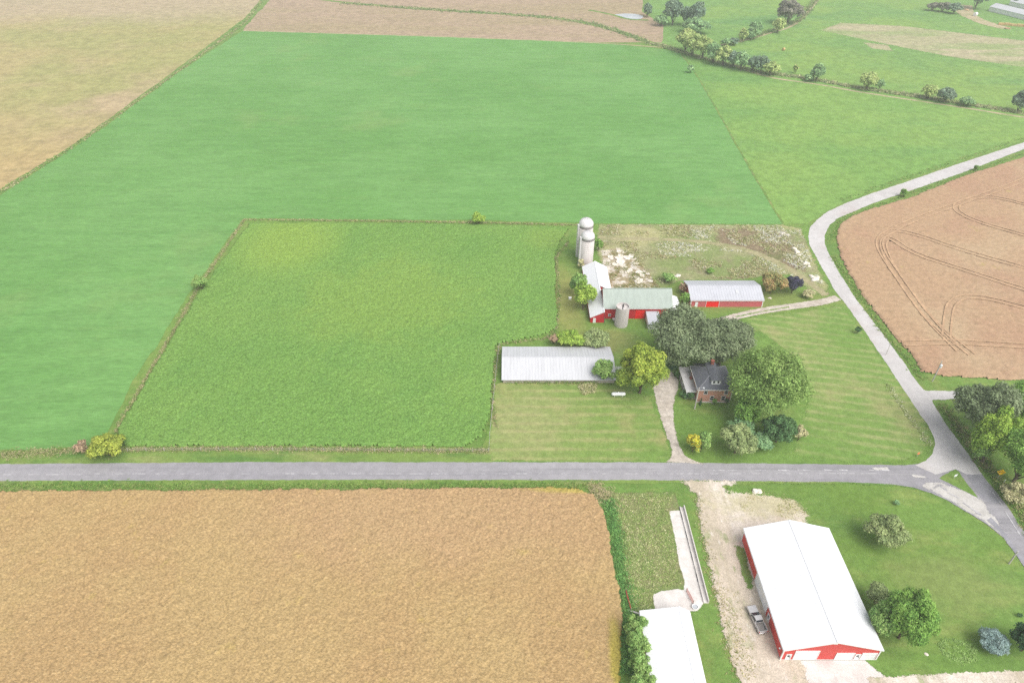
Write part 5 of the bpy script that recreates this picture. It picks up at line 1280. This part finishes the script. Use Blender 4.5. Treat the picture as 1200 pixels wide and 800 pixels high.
# copse and trees by the pond
tree((753,765,5.5,19), 'hazedark', 'small dark tree right of the pond', gap=.02)
tree((779,801,-1,28), 'hazedark', 'tall dark tree at the left of the copse', gap=.02)
tree((797,810,8,29), 'hazedark', 'narrow dark tree between the two tall copse trees', gap=.02)
tree((807,827,4,31), 'hazedark', 'broad dark tree at the right of the copse', gap=.02)
tree((767,783,18,30), 'haze', 'low bush at the left foot of the copse', 'shrub', 'shrub', gap=.02)
tree((800,832,26,34), 'haze', 'low brush at the right foot of the copse', 'shrub', 'shrub', flat=.5, gap=.02)
tree((910,941,1,27), 'plum', 'round grey purple tree beside the far track', gap=.02)
tree((906,920,22,38), 'hazeolive', 'yellow green tree below the grey purple one', gap=.02)
tree((877,894,25,45), 'haze', 'larger tree of the trio on the far diagonal track', gap=.02)
tree((866,876,35,49), 'hazeolive', 'yellowish left tree of the trio on the far diagonal track', gap=.02)
tree((875,885,36,47), 'haze', 'small middle tree of the trio on the far diagonal track', gap=.02)
tree((846,857,46,54), 'haze', 'low bush left of the trio on the far diagonal track', 'shrub', 'shrub', gap=.02)
tree((855,867,45,53), 'hazedark', 'low dark bush nearest the trio on the far diagonal track', 'shrub', 'shrub', gap=.02)
# far farm
tree((1136,1160,-16,8), 'hazedark', 'dark dense tree at the far farm top edge')
tree((1087,1100,4,12), 'plum', 'brown brush at the left of the far rubble row', 'shrub', 'shrub')
tree((1098,1114,3.5,12.5), 'plum', 'brown grey brush in the middle of the far rubble row', 'shrub', 'shrub')
tree((1111,1128,5,14.5), 'hazedark', 'green grey brush at the right of the far rubble row', 'shrub', 'shrub')
tree((1187,1194,-1,6), 'hazedark', 'small dark conifer behind the far barns', 'conifer', 'spruce_tree')
for q, lb in (((1133,12.5), 'dark brown heap left of the pale wrapped bale'), ((1180.5,34), 'dark low heap in front of the orange tan stack')):
    boulder(q, 1.6, lb, None, 'soil_heap', M['soiltrack'])

# ------------------------------------------------------------------ light, sky, air, camera
w = bpy.data.worlds.new('World'); scene.world = w; w.use_nodes = True
nt = w.node_tree; nt.nodes.clear()
AZ, EL = R(138), R(53)
sky = nt.nodes.new('ShaderNodeTexSky'); sky.sky_type = 'NISHITA'; sky.sun_disc = False
sky.sun_elevation = EL; sky.sun_rotation = AZ; sky.air_density = 1.0; sky.dust_density = 4.0; sky.ozone_density = 1.0
hs = nt.nodes.new('ShaderNodeHueSaturation'); hs.inputs['Saturation'].default_value = .28
bg = nt.nodes.new('ShaderNodeBackground'); bg.inputs['Strength'].default_value = .13
wo = nt.nodes.new('ShaderNodeOutputWorld')
nt.links.new(sky.outputs[0], hs.inputs['Color']); nt.links.new(hs.outputs[0], bg.inputs['Color']); nt.links.new(bg.outputs[0], wo.inputs['Surface'])
sl = bpy.data.lights.new('Sun', 'SUN'); sl.energy = 1.45; sl.angle = R(55); sl.color = (1.0, .965, .91)
so = bpy.data.objects.new('Sun', sl); COL.objects.link(so)
d = Vector((math.sin(AZ)*math.cos(EL), math.cos(AZ)*math.cos(EL), math.sin(EL)))
so.rotation_euler = d.to_track_quat('Z', 'Y').to_euler(); so.location = (0, 0, 300)

if True:
    bm = NB(); box(bm, -4100, 4100, -4100, 4100, -1.0, 134)
    me = bpy.data.materials.new('pale_haze'); me.use_nodes = True
    t = me.node_tree; t.nodes.clear()
    pv = t.nodes.new('ShaderNodeVolumePrincipled'); pv.inputs['Color'].default_value = (.93, .95, 1, 1); pv.inputs['Density'].default_value = .00026
    pv.inputs['Anisotropy'].default_value = .2
    ou = t.nodes.new('ShaderNodeOutputMaterial'); t.links.new(pv.outputs[0], ou.inputs['Volume'])
    tag(obj('haze', bm, me), kind='stuff')

cd = bpy.data.cameras.new('Camera'); cam = bpy.data.objects.new('Camera', cd); COL.objects.link(cam)
cd.sensor_width = 36; cd.lens = 24; cd.sensor_fit = 'HORIZONTAL'; cd.clip_start = 1; cd.clip_end = 9000
cam.location = (0, 0, H); cam.rotation_euler = (R(90)-TH, 0, 0)
scene.camera = cam
scene.render.engine = 'CYCLES'
scene.cycles.use_denoising = False; scene.cycles.use_adaptive_sampling = False; scene.cycles.use_light_tree = False
scene.cycles.max_bounces = 6; scene.cycles.volume_bounces = 1; scene.cycles.transparent_max_bounces = 32
vs = scene.view_settings
vs.view_transform = 'Standard'; vs.look = 'None'; vs.gamma = 1; vs.use_curve_mapping = False
vs.exposure = 0.81
scene.display_settings.display_device = 'sRGB'
